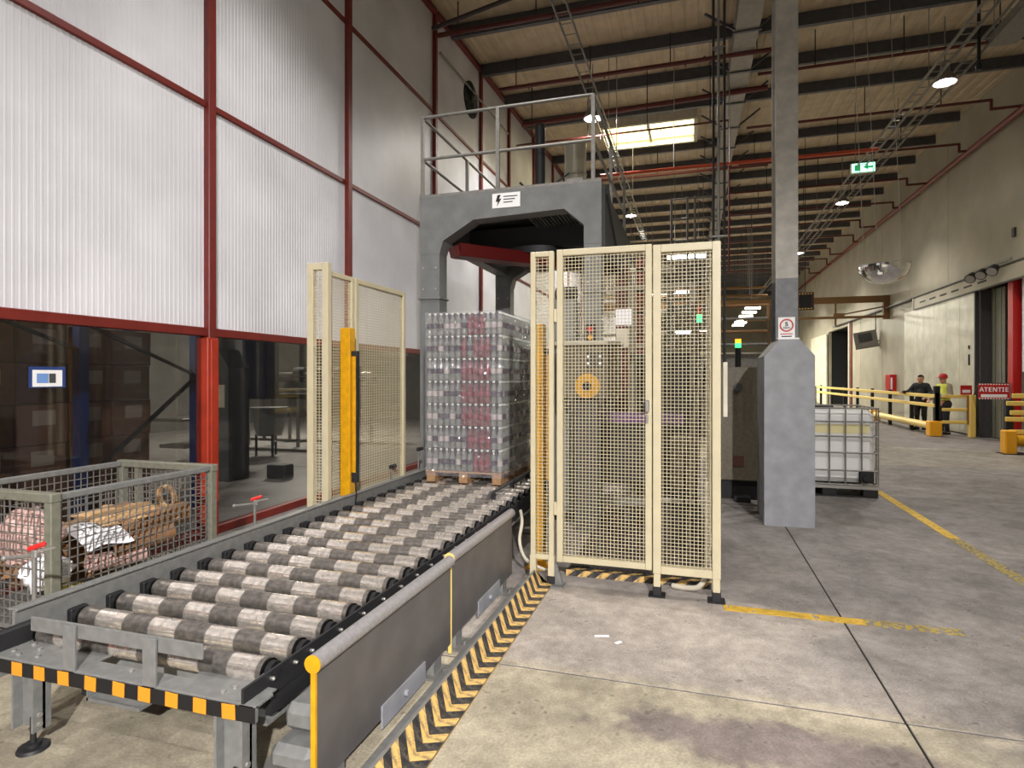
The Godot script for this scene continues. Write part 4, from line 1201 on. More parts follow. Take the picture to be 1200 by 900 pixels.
	for j in n + 1:
		var row := []
		for i in n + 1:
			var u := float(i) / n
			var v := float(j) / n
			row.append(Vector3(-3.93 + 0.30 * u + 0.06 * v, 0.62 - 0.10 * u * u + 0.02 * sin(v * 5.0) + 0.03 * v, -2.84 - 0.27 * v + 0.05 * u))
		g.append(row)
	for j in n:
		for i in n:
			sh.quad(g[j][i], g[j][i + 1], g[j + 1][i + 1], g[j + 1][i])
			var dn := Vector3(0, -0.002, 0)
			sh.quad(g[j][i] + dn, g[j + 1][i] + dn, g[j + 1][i + 1] + dn, g[j][i + 1] + dn)
	var ps := thing("printed_sheet", Vector3(-3.8, 0.6, -3.0), "white printed paper sheet curling over the scrap in the cage", "paper")
	part(ps, "sheet", sh, M.paper)
	var pr := MB.new()
	for k in 5:
		var v := 0.2 + 0.14 * k
		for q in 3:
			var u := 0.2 + 0.22 * q
			var c := Vector3(-3.93 + 0.30 * u + 0.06 * v, 0.6225 - 0.10 * u * u + 0.02 * sin(v * 5.0) + 0.03 * v, -2.84 - 0.27 * v + 0.05 * u)
			pr.box(c, Vector3(0.045, 0.001, 0.012), Basis(Vector3.BACK, -0.2 * u))
	part(ps, "print_mark", pr, M.grey_dark, "", "stuff")
	# toggle clamps on thin posts
	for q in [[Vector3(-3.13, 0, -2.13), 0.74, "red handled sensor clamp on a thin post at the near end of the cage"], [Vector3(-3.30, 0, -3.88), 0.63, "red handled sensor clamp on a thin post beyond the cage by the dark glazing"]]:
		var b: Vector3 = q[0]
		var h: float = q[1]
		var s := thing("clamp_stand", b, q[2], "clamp")
		part(s, "post", MB.new().cyl(b, b + Vector3(0, h, 0), 0.011, 10).cyl(b, b + Vector3(0, 0.012, 0), 0.05, 14), M.galv)
		part(s, "arm", MB.new().cyl(b + Vector3(-0.18, h - 0.03, 0.02), b + Vector3(0.03, h, -0.0), 0.010, 8).ball(b + Vector3(-0.18, h - 0.03, 0.02), Vector3.ONE * 0.016, 10, 6), M.galv)
		part(s, "clamp_head", MB.new().box(b + Vector3(0.01, h + 0.005, 0), Vector3(0.035, 0.04, 0.03), Basis(), 0.005).bar(b + Vector3(0.0, h + 0.015, 0), b + Vector3(0.10, h + 0.035, -0.03), 0.012, 0.01), M.galv_bright)
		part(s, "handle", MB.new().bar(b + Vector3(-0.03, h + 0.025, 0.01), b + Vector3(0.055, h + 0.055, -0.015), 0.028, 0.024, 0.008), M.red_handle, "red plastic handle")
	for q in [[Vector3(-3.12, 0, -5.75), 0.66, "third, leftmost"], [Vector3(-3.09, 0, -6.35), 0.78, "fourth, farthest"]]:
		var b: Vector3 = q[0]
		var h: float = q[1]
		var s := thing("sensor_stand", b, "small dark sensor on a thin stand by the left rail, %s" % ("nearer the yellow post" if h < 0.7 else "next to the load"), "sensor")
		part(s, "post", MB.new().cyl(b, b + Vector3(0, h, 0), 0.009, 8), M.galv)
		part(s, "head", MB.new().box(b + Vector3(0.02, h, 0), Vector3(0.08, 0.04, 0.04), Basis(Vector3.BACK, 0.3), 0.006).cyl(b + Vector3(0.03, h, 0.02), b + Vector3(0.06, h + 0.02, 0.05), 0.012, 8), M.dark)

# ---------------------------------------------------------------- column, tank and lane side
func build_column() -> void:
	var c := thing("pillar", Vector3(0.99, 0, -7.4), "grey steel hall column standing in a broad chamfered painted base", "column", "", "structure")
	var o := PackedVector2Array([Vector2(0.74, 0), Vector2(1.24, 0), Vector2(1.24, 1.85), Vector2(1.09, 2.03), Vector2(0.89, 2.03), Vector2(0.74, 1.85)])
	part(c, "base_casing", MB.new().prism(o, 0.78, Vector3(0, 0, -7.81)), M.pedestal)
	part(c, "corner_trim", MB.new().span(Vector3(0.735, 0, -7.04), Vector3(0.775, 1.83, -7.025), 0.002), M.pedestal)
	for s in [[2.03, 2.72, M.column_paint], [2.72, 9.1, M.column_bare]]:
		part(c, "shaft", MB.new().span(Vector3(0.872, s[0], -7.222), Vector3(1.102, s[1], -7.207)).span(Vector3(0.872, s[0], -7.56), Vector3(1.102, s[1], -7.545)).span(Vector3(0.982, s[0], -7.55), Vector3(0.992, s[1], -7.21)), s[2])
	part(c, "shim", MB.new().span(Vector3(0.88, 2.03, -7.2), Vector3(1.10, 2.05, -7.1), 0.004), M.white)
	var s := thing("speed_sign", Vector3(0.985, 2.05, -7.19), "white sign with red ringed number five on the column above its base", "sign")
	var z := -7.195
	part(s, "plate", MB.new().span(Vector3(0.898, 2.055, -7.205), Vector3(1.068, 2.285, z)), M.white)
	part(s, "ring", MB.new().lathe([Vector2(0.056, 0), Vector2(0.072, 0), Vector2(0.072, 0.002), Vector2(0.056, 0.002), Vector2(0.056, 0)], 28, Vector3(0.983, 2.195, z), Basis(Vector3.RIGHT, PI / 2)), M.red_sign)
	put_text(s, "5", 0.062, Vector3(0.983, 2.208, z + 0.002), Basis(), M.black)
	put_text(s, "km/h", 0.026, Vector3(0.983, 2.168, z + 0.002), Basis(), M.black)
	part(s, "print_line", MB.new().span(Vector3(0.92, 2.094, z), Vector3(1.046, 2.104, z + 0.002)), M.red_sign)
	part(s, "print_line", MB.new().span(Vector3(0.93, 2.066, z), Vector3(1.036, 2.078, z + 0.002)), M.dark)

func build_tank() -> void:
	var x0 := 1.18
	var x1 := 2.35
	var zf := -9.0
	var zb := -10.0
	var t := thing("liquid_tank", Vector3((x0 + x1) / 2, 0, -9.5), "white plastic bulk liquid tank in a grey tube cage behind the column base", "tank")
	part(t, "bottle", MB.new().span(Vector3(x0 + 0.03, 0.19, zb + 0.03), Vector3(x1 - 0.03, 1.17, zf - 0.03), 0.07), M.ibc)
	part(t, "liquid_band", MB.new().span(Vector3(x0 + 0.09, 0.86, zf - 0.032), Vector3(x1 - 0.10, 0.98, zf - 0.0255)), M.ibc_liquid, "yellowish liquid level showing through")
	part(t, "tank_lid", MB.new().cyl(Vector3((x0 + x1) / 2, 1.16, -9.5), Vector3((x0 + x1) / 2, 1.21, -9.5), 0.12, 20), M.dark)
	for k in 7:
		var x := lerpf(x0, x1, k / 6.0)
		part(t, "cage_bar", MB.new().cyl(Vector3(x, 0.16, zf), Vector3(x, 1.2, zf), 0.0095, 8), M.galv)
		part(t, "cage_bar", MB.new().cyl(Vector3(x, 0.16, zb), Vector3(x, 1.2, zb), 0.0095, 8), M.galv)
	for k in 5:
		var zz := lerpf(zf, zb, (k + 0.5) / 5.0)
		part(t, "cage_bar", MB.new().cyl(Vector3(x1, 0.16, zz), Vector3(x1, 1.2, zz), 0.0095, 8), M.galv)
	for y in [0.17, 0.36, 0.60, 0.82, 1.02, 1.2]:
		part(t, "cage_hoop", MB.new().tube([Vector3(x0, y, zf), Vector3(x1, y, zf), Vector3(x1, y, zb), Vector3(x0, y, zb), Vector3(x0, y, zf)], 0.011, 8), M.galv)
	part(t, "valve", MB.new().span(Vector3(2.12, 0.20, zf - 0.02), Vector3(2.30, 0.37, zf + 0.015), 0.02).cyl(Vector3(2.2, 0.27, zf), Vector3(2.2, 0.27, zf + 0.05), 0.04, 14), M.black)
	part(t, "deck", MB.new().span(Vector3(x0, 0.11, zb), Vector3(x1, 0.16, zf), 0.004), M.galv_bright)
	for x in [x0 + 0.09, (x0 + x1) / 2, x1 - 0.09]:
		for z in [zf - 0.08, zb + 0.08]:
			part(t, "pallet_foot", MB.new().span(Vector3(x - 0.09, 0.02, z - 0.08), Vector3(x + 0.09, 0.11, z + 0.08), 0.006), M.black)
	part(t, "pallet_skid", MB.new().span(Vector3(x0, 0.0, zf - 0.12), Vector3(x1, 0.022, zf - 0.005)).span(Vector3(x0, 0.0, zb + 0.005), Vector3(x1, 0.022, zb + 0.12)), M.black)

func barrier_run(t: Node3D, x: float, posts: Array, rails: Array, z0: float, z1: float, gap := 0.0) -> void:
	for z in posts:
		part(t, "post", MB.new().span(Vector3(x - 0.05, 0, z - 0.05), Vector3(x + 0.05, 1.2, z + 0.05), 0.012), M.black)
	for y in rails:
		part(t, "rail", MB.new().span(Vector3(x - 0.085 - gap, y - 0.05, z1), Vector3(x - 0.05 - gap, y + 0.05, z0), 0.012), M.yellow_rail)

func build_lane_side() -> void:
	var b := thing("guard_barrier", Vector3(6.36, 0, -23), "long pedestrian barrier of black posts and pale yellow rails along the wall", "barrier")
	barrier_run(b, 6.38, [-19.05, -21.0, -23.1, -25.2, -27.3, -29.5, -32.0, -34.6], [1.10, 0.84], -19.0, -36.5)
	part(b, "end_post", MB.new().span(Vector3(6.32, 0.40, -19.15), Vector3(6.46, 1.38, -19.0), 0.02), M.black)
	var bp := thing("floor_bumper", Vector3(6.36, 0, -22), "thick yellow tube bumper on the floor before the long barrier", "bumper")
	part(bp, "tube", MB.new().cyl(Vector3(6.30, 0.27, -19.0), Vector3(6.30, 0.27, -24.6), 0.10, 16), M.yellow_pale)
	part(bp, "end_block", MB.new().span(Vector3(6.17, 0.0, -19.2), Vector3(6.47, 0.42, -18.9), 0.02), M.orange_yellow)
	part(bp, "end_block", MB.new().span(Vector3(6.17, 0.0, -24.8), Vector3(6.47, 0.42, -24.5), 0.02), M.orange_yellow)
	var g := thing("barrier_gate", Vector3(6.8, 0, -18.85), "short cross barrier of three yellow rails meeting the wall by the open door", "barrier")
	for y in [1.10, 0.74, 0.40]:
		part(g, "rail", MB.new().span(Vector3(6.45, y - 0.045, -18.9), Vector3(7.08, y + 0.045, -18.86), 0.012), M.yellow_rail)
	part(g, "end_post", MB.new().span(Vector3(7.06, 0, -18.95), Vector3(7.20, 1.14, -18.78), 0.016), M.yellow_rail)
	part(g, "end_strip", MB.new().span(Vector3(7.02, 0.35, -18.90), Vector3(7.055, 1.13, -18.84), 0.004), M.kraft_dark)
	var r := thing("guard_barrier", Vector3(6.6, 0, -14.5), "near pedestrian barrier with stacked yellow rails at the right picture edge", "barrier")
	part(r, "post", MB.new().span(Vector3(6.40, 0, -15.42), Vector3(6.54, 1.15, -15.28), 0.014), M.black)
	for q in [[1.22, 6.50], [1.06, 6.40], [0.86, 6.46], [0.72, 6.38], [0.45, 6.44]]:
		part(r, "rail", MB.new().span(Vector3(q[1], q[0] - 0.05, -15.30), Vector3(7.2, q[0] + 0.05, -15.26), 0.012), M.yellow_rail)
	var r2 := thing("floor_bumper", Vector3(6.6, 0, -15), "thick yellow tube bumper with square end block at the right picture edge", "bumper")
	part(r2, "tube", MB.new().cyl(Vector3(6.40, 0.28, -15.1), Vector3(7.3, 0.28, -15.1), 0.12, 16), M.yellow)
	part(r2, "end_block", MB.new().span(Vector3(6.25, 0, -15.2), Vector3(6.46, 0.50, -14.95), 0.02), M.orange_yellow)
	part(r2, "floor_plate", MB.new().span(Vector3(6.2, 0, -15.25), Vector3(7.3, 0.015, -14.9)), M.black)
	# sliding doors
	var d := thing("door_1", Vector3(WALL_R, 0, -20), "large white sliding door pushed open along the lane wall, with hooded track", "door", "", "structure")
	for k in 6:
		var z := -19.1 - k * 0.94
		part(d, "door_board", MB.new().span(Vector3(WALL_R - 0.12, 0.04, z - 0.935), Vector3(WALL_R - 0.05, 3.93, z), 0.005), M.door_white)
	part(d, "edge_profile", MB.new().span(Vector3(WALL_R - 0.13, 0.03, -19.1), Vector3(WALL_R - 0.045, 3.95, -19.04), 0.004), M.grey_dark)
	part(d, "track_hood", MB.new().span(Vector3(WALL_R - 0.16, 3.95, -23.6), Vector3(WALL_R, 4.33, -15.5), 0.01).span(Vector3(WALL_R - 0.18, 3.93, -23.7), Vector3(WALL_R, 4.36, -23.6)), M.wall_r)
	part(d, "track_edge", MB.new().span(Vector3(WALL_R - 0.18, 4.33, -36), Vector3(WALL_R, 4.37, -15.5)).span(Vector3(WALL_R - 0.17, 3.92, -23.6), Vector3(WALL_R - 0.15, 3.95, -15.5)), M.grey_dark)
	for k in 6:
		part(d, "slot", MB.new().span(Vector3(WALL_R - 0.166, 4.10, -18.3 - k * 0.85 - 0.5), Vector3(WALL_R - 0.159, 4.15, -18.3 - k * 0.85)), M.dark)
	part(d, "door_handle", MB.new().span(Vector3(WALL_R - 0.15, 1.95, -19.42), Vector3(WALL_R - 0.12, 2.25, -19.38), 0.004).span(Vector3(WALL_R - 0.15, 2.4, -19.42), Vector3(WALL_R - 0.12, 2.5, -19.38), 0.004), M.dark)
	part(d, "jamb", MB.new().span(Vector3(WALL_R - 0.05, 0, -19.03), Vector3(WALL_R + 0.2, 4.05, -18.92), 0.004), M.grey_dark)
	var d2 := thing("door_2", Vector3(WALL_R, 0, -36), "farther sliding door standing half open on a dark opening", "door", "", "structure")
	for k in 5:
		part(d2, "door_board", MB.new().span(Vector3(WALL_R - 0.12, 0.04, -38.9 - k * 0.94), Vector3(WALL_R - 0.05, 4.1, -37.97 - k * 0.94), 0.005), M.door_white)
	part(d2, "jamb", MB.new().span(Vector3(WALL_R - 0.1, 0, -33.05), Vector3(WALL_R + 0.1, 4.3, -32.8)), M.off)
	part(d2, "jamb", MB.new().span(Vector3(WALL_R - 0.04, 0, -32.79), Vector3(WALL_R + 0.01, 4.4, -32.6)), M.red)
	# strip curtain and red roller in the near opening
	var sc := thing("strip_curtain", Vector3(7.7, 0, -18.5), "grey translucent strip curtain hanging in the open doorway", "curtain")
	for k in 4:
		part(sc, "strip", MB.new().span(Vector3(7.60 + 0.01 * (k % 2), 0.03, -18.9 + k * 0.17), Vector3(7.606 + 0.01 * (k % 2), 3.95, -18.74 + k * 0.17)), M.grey_olive)
	single("red_post", MB.new().span(Vector3(7.38, 0.0, -17.55), Vector3(7.56, 4.03, -17.30), 0.01), M.red_sign, Vector3(7.47, 0, -17.4), "red painted upright post in the open doorway", "post")
	single("white_shutter", MB.new().span(Vector3(7.50, 1.75, -17.15), Vector3(7.56, 4.0, -16.35), 0.004), M.paper, Vector3(7.53, 1.7, -16.8), "white hanging shutter at the right edge of the open doorway", "shutter")
	single("beige_bin", MB.new().span(Vector3(7.58, 0, -17.1), Vector3(8.3, 1.7, -16.4), 0.02), M.beige, Vector3(7.9, 0, -16.8), "beige cabinet inside the open doorway under the shutter", "cabinet")
	# signs
	var s := thing("attention_sign", Vector3(6.95, 1.1, -17.42), "red sign lettered ATENTIE with striped border, hung on a chain across the doorway", "sign")
	var z := -17.42
	part(s, "board", MB.new().span(Vector3(6.72, 1.08, z), Vector3(7.36, 1.46, z + 0.012)), M.red_sign)
	for k in 11:
		for y in [1.445, 1.095]:
			part(s, "border_dash", MB.new().span(Vector3(6.73 + k * 0.058, y - 0.014, z + 0.012), Vector3(6.76 + k * 0.058, y + 0.014, z + 0.015)), M.white)
	put_text(s, "ATENTIE", 0.15, Vector3(7.04, 1.315, z + 0.014), Basis(), M.white)
	part(s, "white_field", MB.new().span(Vector3(6.77, 1.125, z + 0.012), Vector3(7.31, 1.20, z + 0.014)), M.white)
	single("barrier_chain", MB.new().tube([Vector3(6.55, 1.15, -15.42), Vector3(7.36, 1.47, -17.43), Vector3(6.74, 1.47, -17.43), Vector3(7.13, 1.14, -18.76)], 0.012, 6), M.dark, Vector3(6.8, 1.1, -17.4), "thin dark chain carrying the red sign between the barriers", "chain")
	var s2 := thing("small_sign", Vector3(6.95, 1.15, -18.83), "small red sign with white text panel on the cross barrier", "sign")
	part(s2, "board", MB.new().span(Vector3(6.86, 1.15, -18.84), Vector3(7.12, 1.40, -18.825)), M.red_sign)
	part(s2, "text_field", MB.new().span(Vector3(6.90, 1.20, -18.825), Vector3(7.08, 1.28, -18.822)), M.white)
	# wall fittings
	var f := thing("extinguisher_cabinet", Vector3(7.3, 1.0, -26.2), "red fire extinguisher cabinet on the wall left of the sliding door", "cabinet")
	part(f, "case", MB.new().span(Vector3(7.18, 1.03, -26.6), Vector3(WALL_R, 1.72, -26.0), 0.015), M.red_sign)
	part(f, "side_label", MB.new().span(Vector3(7.2, 1.15, -25.998), Vector3(7.26, 1.6, -25.99)), M.paper)
	var m := thing("panel_heater", Vector3(7.1, 3.2, -28.2), "square tilted grey panel on a bracket high on the lane wall", "heater")
	part(m, "panel", MB.new().box(Vector3(6.95, 3.2, -28.4), Vector3(0.85, 0.72, 0.08), Basis(Vector3.UP, -0.35) * Basis(Vector3.BACK, 0.16), 0.01), M.galv)
	part(m, "dark_face", MB.new().box(Vector3(6.95, 3.22, -28.4) + Basis(Vector3.UP, -0.35) * Vector3(-0.02, 0.07, 0.045), Vector3(0.5, 0.35, 0.02), Basis(Vector3.UP, -0.35) * Basis(Vector3.BACK, 0.16)), M.grey_dark)
	part(m, "bracket", MB.new().bar(Vector3(7.25, 3.15, -28.3), Vector3(WALL_R, 3.15, -28.2), 0.04, 0.04).bar(Vector3(7.3, 3.05, -28.3), Vector3(7.28, 4.3, -28.3), 0.03, 0.03), M.dark)
	var fl := thing("floodlight_bar", Vector3(7.2, 4.5, -18.0), "bar of dark floodlights on the door track of the lane wall", "floodlight")
	part(fl, "bar", MB.new().span(Vector3(7.16, 4.40, -19.2), Vector3(7.2, 4.46, -16.9)), M.galv)
	for k in 3:
		var c := Vector3(7.1, 4.33, -18.7 + k * 0.6)
		var h := part(fl, "lamp_head", MB.new().cyl(c, c + Vector3(-0.12, -0.12, 0.12), 0.09, 14, 0.13), M.dark)
		part(h, "lens", MB.new().cyl(c + Vector3(-0.121, -0.121, 0.121), c + Vector3(-0.125, -0.125, 0.125), 0.11, 14), M.galv_bright)
	# hanging frame across the lane and its display
	var hf := thing("gate_frame", Vector3(5.5, 4.3, -26.8), "brown steel frame spanning the lane under the roof near the far door", "frame")
	part(hf, "top_beam", MB.new().span(Vector3(-4.6, 4.60, -26.95), Vector3(WALL_R, 4.86, -26.8), 0.006), M.rust)
	part(hf, "lower_rail", MB.new().span(Vector3(2.0, 3.98, -26.9), Vector3(WALL_R, 4.08, -26.84), 0.004), M.rust)
	part(hf, "end_post", MB.new().span(Vector3(7.18, 3.92, -26.96), Vector3(WALL_R - 0.005, 4.87, -26.79), 0.006), M.rust)
	part(hf, "middle_post", MB.new().span(Vector3(5.45, 3.7, -26.9), Vector3(5.52, 4.86, -26.84)), M.rust)
	part(hf, "brace", MB.new().bar(Vector3(5.5, 4.1, -26.87), Vector3(7.2, 4.42, -26.87), 0.09, 0.05), M.rust)
	part(hf, "gusset", MB.new().span(Vector3(5.4, 4.0, -26.86), Vector3(5.8, 4.2, -26.8)), M.rust)
	var hs := thing("display_board", Vector3(3.26, 3.9, -20), "square dark display board with pale dashed border hung behind the column", "display")
	part(hs, "case", MB.new().span(Vector3(3.02, 3.67, -20.1), Vector3(3.50, 4.22, -20.0), 0.01), mat(c8(84, 44, 38), 0.5))
	part(hs, "face", MB.new().span(Vector3(3.10, 3.74, -20.0), Vector3(3.43, 4.14, -19.99)), M.dark)
	for k in 5:
		for y in [3.715, 4.165]:
			part(hs, "border_dash", MB.new().span(Vector3(3.08 + k * 0.08, y - 0.015, -19.995), Vector3(3.12 + k * 0.08, y + 0.015, -19.985)), M.yellow_pale)
	part(hs, "hanger", MB.new().cyl(Vector3(3.26, 4.2, -20.05), Vector3(3.26, 9.0, -20.05), 0.01, 6), M.dark)
	# dome mirror
	var dm := thing("dome_mirror", Vector3(2.82, 3.3, -10.5), "half dome convex mirror hanging on wires above the lane", "mirror")
	var pf := []
	for k in 13:
		var a := PI / 2 * k / 12.0
		pf.append(Vector2(0.345 * sin(a), -0.285 * cos(a)))
	part(dm, "mirror_bowl", MB.new().lathe(pf, 36, Vector3(2.82, 3.35, -10.5)), M.chrome)
	part(dm, "rim", MB.new().cyl(Vector3(2.82, 3.345, -10.5), Vector3(2.82, 3.37, -10.5), 0.355, 36), M.off)
	for p in [Vector3(2.55, 3.36, -10.5), Vector3(2.68, 3.36, -10.3), Vector3(3.08, 3.36, -10.55)]:
		part(dm, "wire", MB.new().cyl(p, Vector3(p.x - 0.22, roof_y(-10.5), p.z), 0.005, 6), M.galv_bright)
# ---------------------------------------------------------------- lamps and overhead services
func lamp(x: float, y: float, z: float, label: String, e: float, spread := 63.0) -> void:
	var t := thing("hall_lamp", Vector3(x, y, z), label, "lamp", "bright hall lamps hung under the roof")
	part(t, "housing", MB.new().lathe([Vector2(0.0, 0.2), Vector2(0.08, 0.19), Vector2(0.15, 0.12), Vector2(0.20, 0.0), Vector2(0.21, 0.0), Vector2(0.16, 0.13), Vector2(0.09, 0.21), Vector2(0.075, 0.42), Vector2(0, 0.42)], 20, Vector3(x, y, z)), M.galv)
	part(t, "hanger", MB.new().cyl(Vector3(x, y + 0.4, z), Vector3(x, roof_y(z), z), 0.012, 6), M.galv)
	part(t, "lamp_bulb", MB.new().ball(Vector3(x, y + 0.05, z), Vector3.ONE * 0.095, 16, 10), M.lamp)
	var l := SpotLight3D.new()
	l.name = "lamp_light"
	l.light_color = c8(255, 251, 248)
	l.light_energy = e
	l.light_size = 0.06
	l.spot_range = 60.0
	l.spot_attenuation = 2.0
	l.spot_angle = spread
	l.spot_angle_attenuation = 1.0
	l.rotation.x = -PI / 2
	l.shadow_enabled = true
	l.position = Vector3(0, 0.05, 0)
	t.add_child(l)

func build_overhead() -> void:
	var e := LAMP_ENERGY
	var row := ["farthest behind the viewer on the left", "second behind the viewer on the left", "just behind the viewer on the left", "above the conveyor out of the picture top", "right over the gantry railing", "beyond the gantry railing, second in view", "third in view, deep in the hall", "fourth in view, deepest in the hall"]
	var nth := 0
	for z in [20.8, 12.2, 3.6, -5.0, -13.6, -22.2, -30.8, -39.4]:
		lamp(-2.22, 7.5 if z > -10 else 7.55, z, "bright hall lamp of the left row, %s" % row[nth], e * (0.6 if z == -5.0 else 1.0), 82.0 if z < -10.0 else 63.0)
		nth += 1
	row = ["farthest behind the viewer on the right", "second behind the viewer on the right", "just behind the viewer on the right", "above the lane out of the picture top", "the largest glare at upper right", "above the dome mirror next to the cable tray", "small and far, just right of the column", "farthest glare just left of the column"]
	nth = 0
	for z in [20.8, 12.2, 3.6, -5.0, -13.9, -22.5, -31.0, -40.0]:
		lamp(4.8, 7.5, z, "bright hall lamp of the right row, %s" % row[nth], e * (1.0 if nth < 5 else 0.9))
		nth += 1
	# floodlight on a mast behind the viewer, aimed down at the conveyor
	for q in [[Vector3(3.0, 5.6, 5.6), Vector3(-2.1, 0.0, -3.0), FLOOD_ENERGY]]:
		var p: Vector3 = q[0]
		var dir: Vector3 = (q[1] - p).normalized()
		var fb := Basis.looking_at(dir)
		var ft := thing("floodlight", p, "mast floodlight behind the viewer aimed at the conveyor", "floodlight")
		part(ft, "case", MB.new().box(p - dir * 0.12, Vector3(0.42, 0.3, 0.14), fb, 0.02), M.dark)
		part(ft, "lamp_glass", MB.new().box(p - dir * 0.04, Vector3(0.36, 0.24, 0.02), fb), M.strip)
		part(ft, "mast", MB.new().cyl(Vector3(p.x, 0, p.z + 0.3), Vector3(p.x, p.y, p.z + 0.3), 0.05, 10).bar(p - dir * 0.15, Vector3(p.x, p.y, p.z + 0.3), 0.04, 0.04), M.galv)
		var fl := SpotLight3D.new()
		fl.name = "flood_light"
		fl.light_color = c8(255, 250, 250)
		fl.light_energy = q[2]
		fl.light_size = 0.12
		fl.spot_range = 60.0
		fl.spot_attenuation = 2.0
		fl.spot_angle = 33.0
		fl.spot_angle_attenuation = 1.0
		fl.shadow_enabled = true
		fl.basis = fb
		ft.add_child(fl)
	# far production lights: a row of bright tubes
	for i in 6:
		var z := -34.0 - i * 2.2
		var y := 5.3
		var x := 3.0
		var t := thing("strip_light", Vector3(x, y, z), "bright strip light in the slanting row left of the column, %s from the top" % ORD[i], "lamp", "far row of strip lights left of the column")
		part(t, "tray", MB.new().span(Vector3(x - 0.4, y + 0.05, z - 0.12), Vector3(x + 0.4, y + 0.14, z + 0.12), 0.01), M.galv)
		part(t, "lamp_tube", MB.new().span(Vector3(x - 0.38, y - 0.06, z - 0.10), Vector3(x + 0.38, y + 0.05, z + 0.10), 0.02), M.strip)
		part(t, "hanger", MB.new().cyl(Vector3(x, y + 0.14, z), Vector3(x, 9.2, z), 0.01, 6), M.galv)
		if i % 2 == 0:
			var l := AreaLight3D.new()
			l.name = "tube_light"
			l.area_size = Vector2(0.76, 0.2)
			l.light_color = c8(255, 250, 228)
			l.light_energy = e * 2.0
			l.shadow_enabled = true
			l.position = Vector3(0, -0.08, 0)
			l.rotation.x = -PI / 2
			t.add_child(l)
	for q in [[-0.05, 3.35, -24.0, 1.6, "long white strip light glimpsed through the right fence panel"], [-1.3, 5.2, -26.0, 2.2, "long white strip light glimpsed low through the gate mesh"], [-0.25, 5.9, -22.0, 1.3, "white strip light just above the right fence panel"]]:
		var t := thing("strip_light", Vector3(q[0], q[1], q[2]), q[4], "lamp")
		part(t, "tray", MB.new().span(Vector3(q[0] - q[3] / 2, q[1] + 0.05, q[2] - 0.1), Vector3(q[0] + q[3] / 2, q[1] + 0.12, q[2] + 0.1)), M.galv)
		part(t, "lamp_tube", MB.new().span(Vector3(q[0] - q[3] / 2, q[1] - 0.06, q[2] - 0.08), Vector3(q[0] + q[3] / 2, q[1] + 0.05, q[2] + 0.08), 0.02), M.strip)
		part(t, "hanger", MB.new().cyl(Vector3(q[0] - 0.4, q[1] + 0.12, q[2]), Vector3(q[0] - 0.4, 9.2, q[2]), 0.01, 6).cyl(Vector3(q[0] + 0.4, q[1] + 0.12, q[2]), Vector3(q[0] + 0.4, 9.2, q[2]), 0.01, 6), M.galv)
	# rooflight
	var w := thing("window_1", Vector3(-1.2, 9, -18), "glowing yellow rooflight between two purlins", "rooflight", "", "structure")
	part(w, "frame", MB.new().span(Vector3(-2.62, 8.78, -17.25), Vector3(0.1, 9.08, -17.15)).span(Vector3(-2.62, 8.78, -18.95), Vector3(0.1, 9.08, -18.85)).span(Vector3(-2.62, 8.78, -18.9), Vector3(-2.52, 9.08, -17.2)).span(Vector3(0.0, 8.78, -18.9), Vector3(0.1, 9.08, -17.2)), M.off)
	part(w, "bar", MB.new().span(Vector3(-1.3, 8.9, -18.9), Vector3(-1.22, 8.98, -17.2)), M.off)
	for x in [[-2.52, -1.3], [-1.22, 0.0]]:
		part(w, "glowing_pane", MB.new().span(Vector3(x[0], 8.98, -18.85), Vector3(x[1], 9.0, -17.25)), M.sky_panel)
	var al := AreaLight3D.new()
	al.name = "rooflight_light"
	al.area_size = Vector2(2.4, 1.5)
	al.light_color = c8(255, 240, 190)
	al.light_energy = e * 0.5
	al.shadow_enabled = true
	al.position = Vector3(-0.06, -0.06, -0.05)
	al.rotation.x = -PI / 2
	w.add_child(al)
	# sprinkler branches across the hall, with droppers
	var br := [[-10.3, 8.05, -4.6, 0.7, "nearest the viewer, across the upper middle"], [-12.75, 8.1, -4.2, 1.6, "second from the viewer, beside the rafter"], [-14.1, 7.35, -4.2, 0.75, "thin one dropping beside the column pipes"], [-19.9, 8.2, -3.0, 2.2, "left of the rafter beyond the rooflight"]]
	for b in br:
		var z: float = b[0]
		var thick := 0.022 if b[1] < 7.5 else 0.045
		var t := thing("sprinkler_pipe", Vector3(b[2], b[1], z), "dark red sprinkler pipe under the roof, %s" % b[4], "pipe")
		var pts := [Vector3(b[2], b[1], z), Vector3(b[3], b[1], z)]
		if thick < 0.03:
			pts.append(Vector3(b[3], 4.0, z))
		part(t, "pipe", MB.new().tube(pts, thick, 10), M.pipe_red)
		var n := 4
		for i in n:
			var x := lerpf(b[2] + 0.4, b[3] - 0.4, float(i) / (n - 1))
			part(t, "hanger", MB.new().cyl(Vector3(x, b[1], z), Vector3(x, roof_y(z), z), 0.012, 6).cyl(Vector3(x + 0.3, b[1] - 0.09, z), Vector3(x + 0.3, b[1], z), 0.012, 6), M.dark)
	var ot := thing("orange_pipe", Vector3(-1.9, 6.0, -13), "orange pipe crossing behind the gantry railing", "pipe")
	part(ot, "pipe", MB.new().tube([Vector3(-1.95, 6.02, -13.0), Vector3(3.4, 6.02, -13.05)], 0.035, 10), M.orange)
	for x in [-1.6, -0.4, 0.7]:
		part(ot, "hanger", MB.new().cyl(Vector3(x, 6.02, -13.0), Vector3(x, roof_y(-13.0), -13.0), 0.01, 6), M.galv_bright)
	var main := thing("sprinkler_main", Vector3(7.2, 7.8, -25), "thick red sprinkler main running along the top of the lane wall", "pipe")
	part(main, "pipe", MB.new().tube([Vector3(7.22, 7.72, -8), Vector3(7.22, 7.85, -23), Vector3(7.22, 8.0, -58)], 0.075, 12), M.pipe_main)
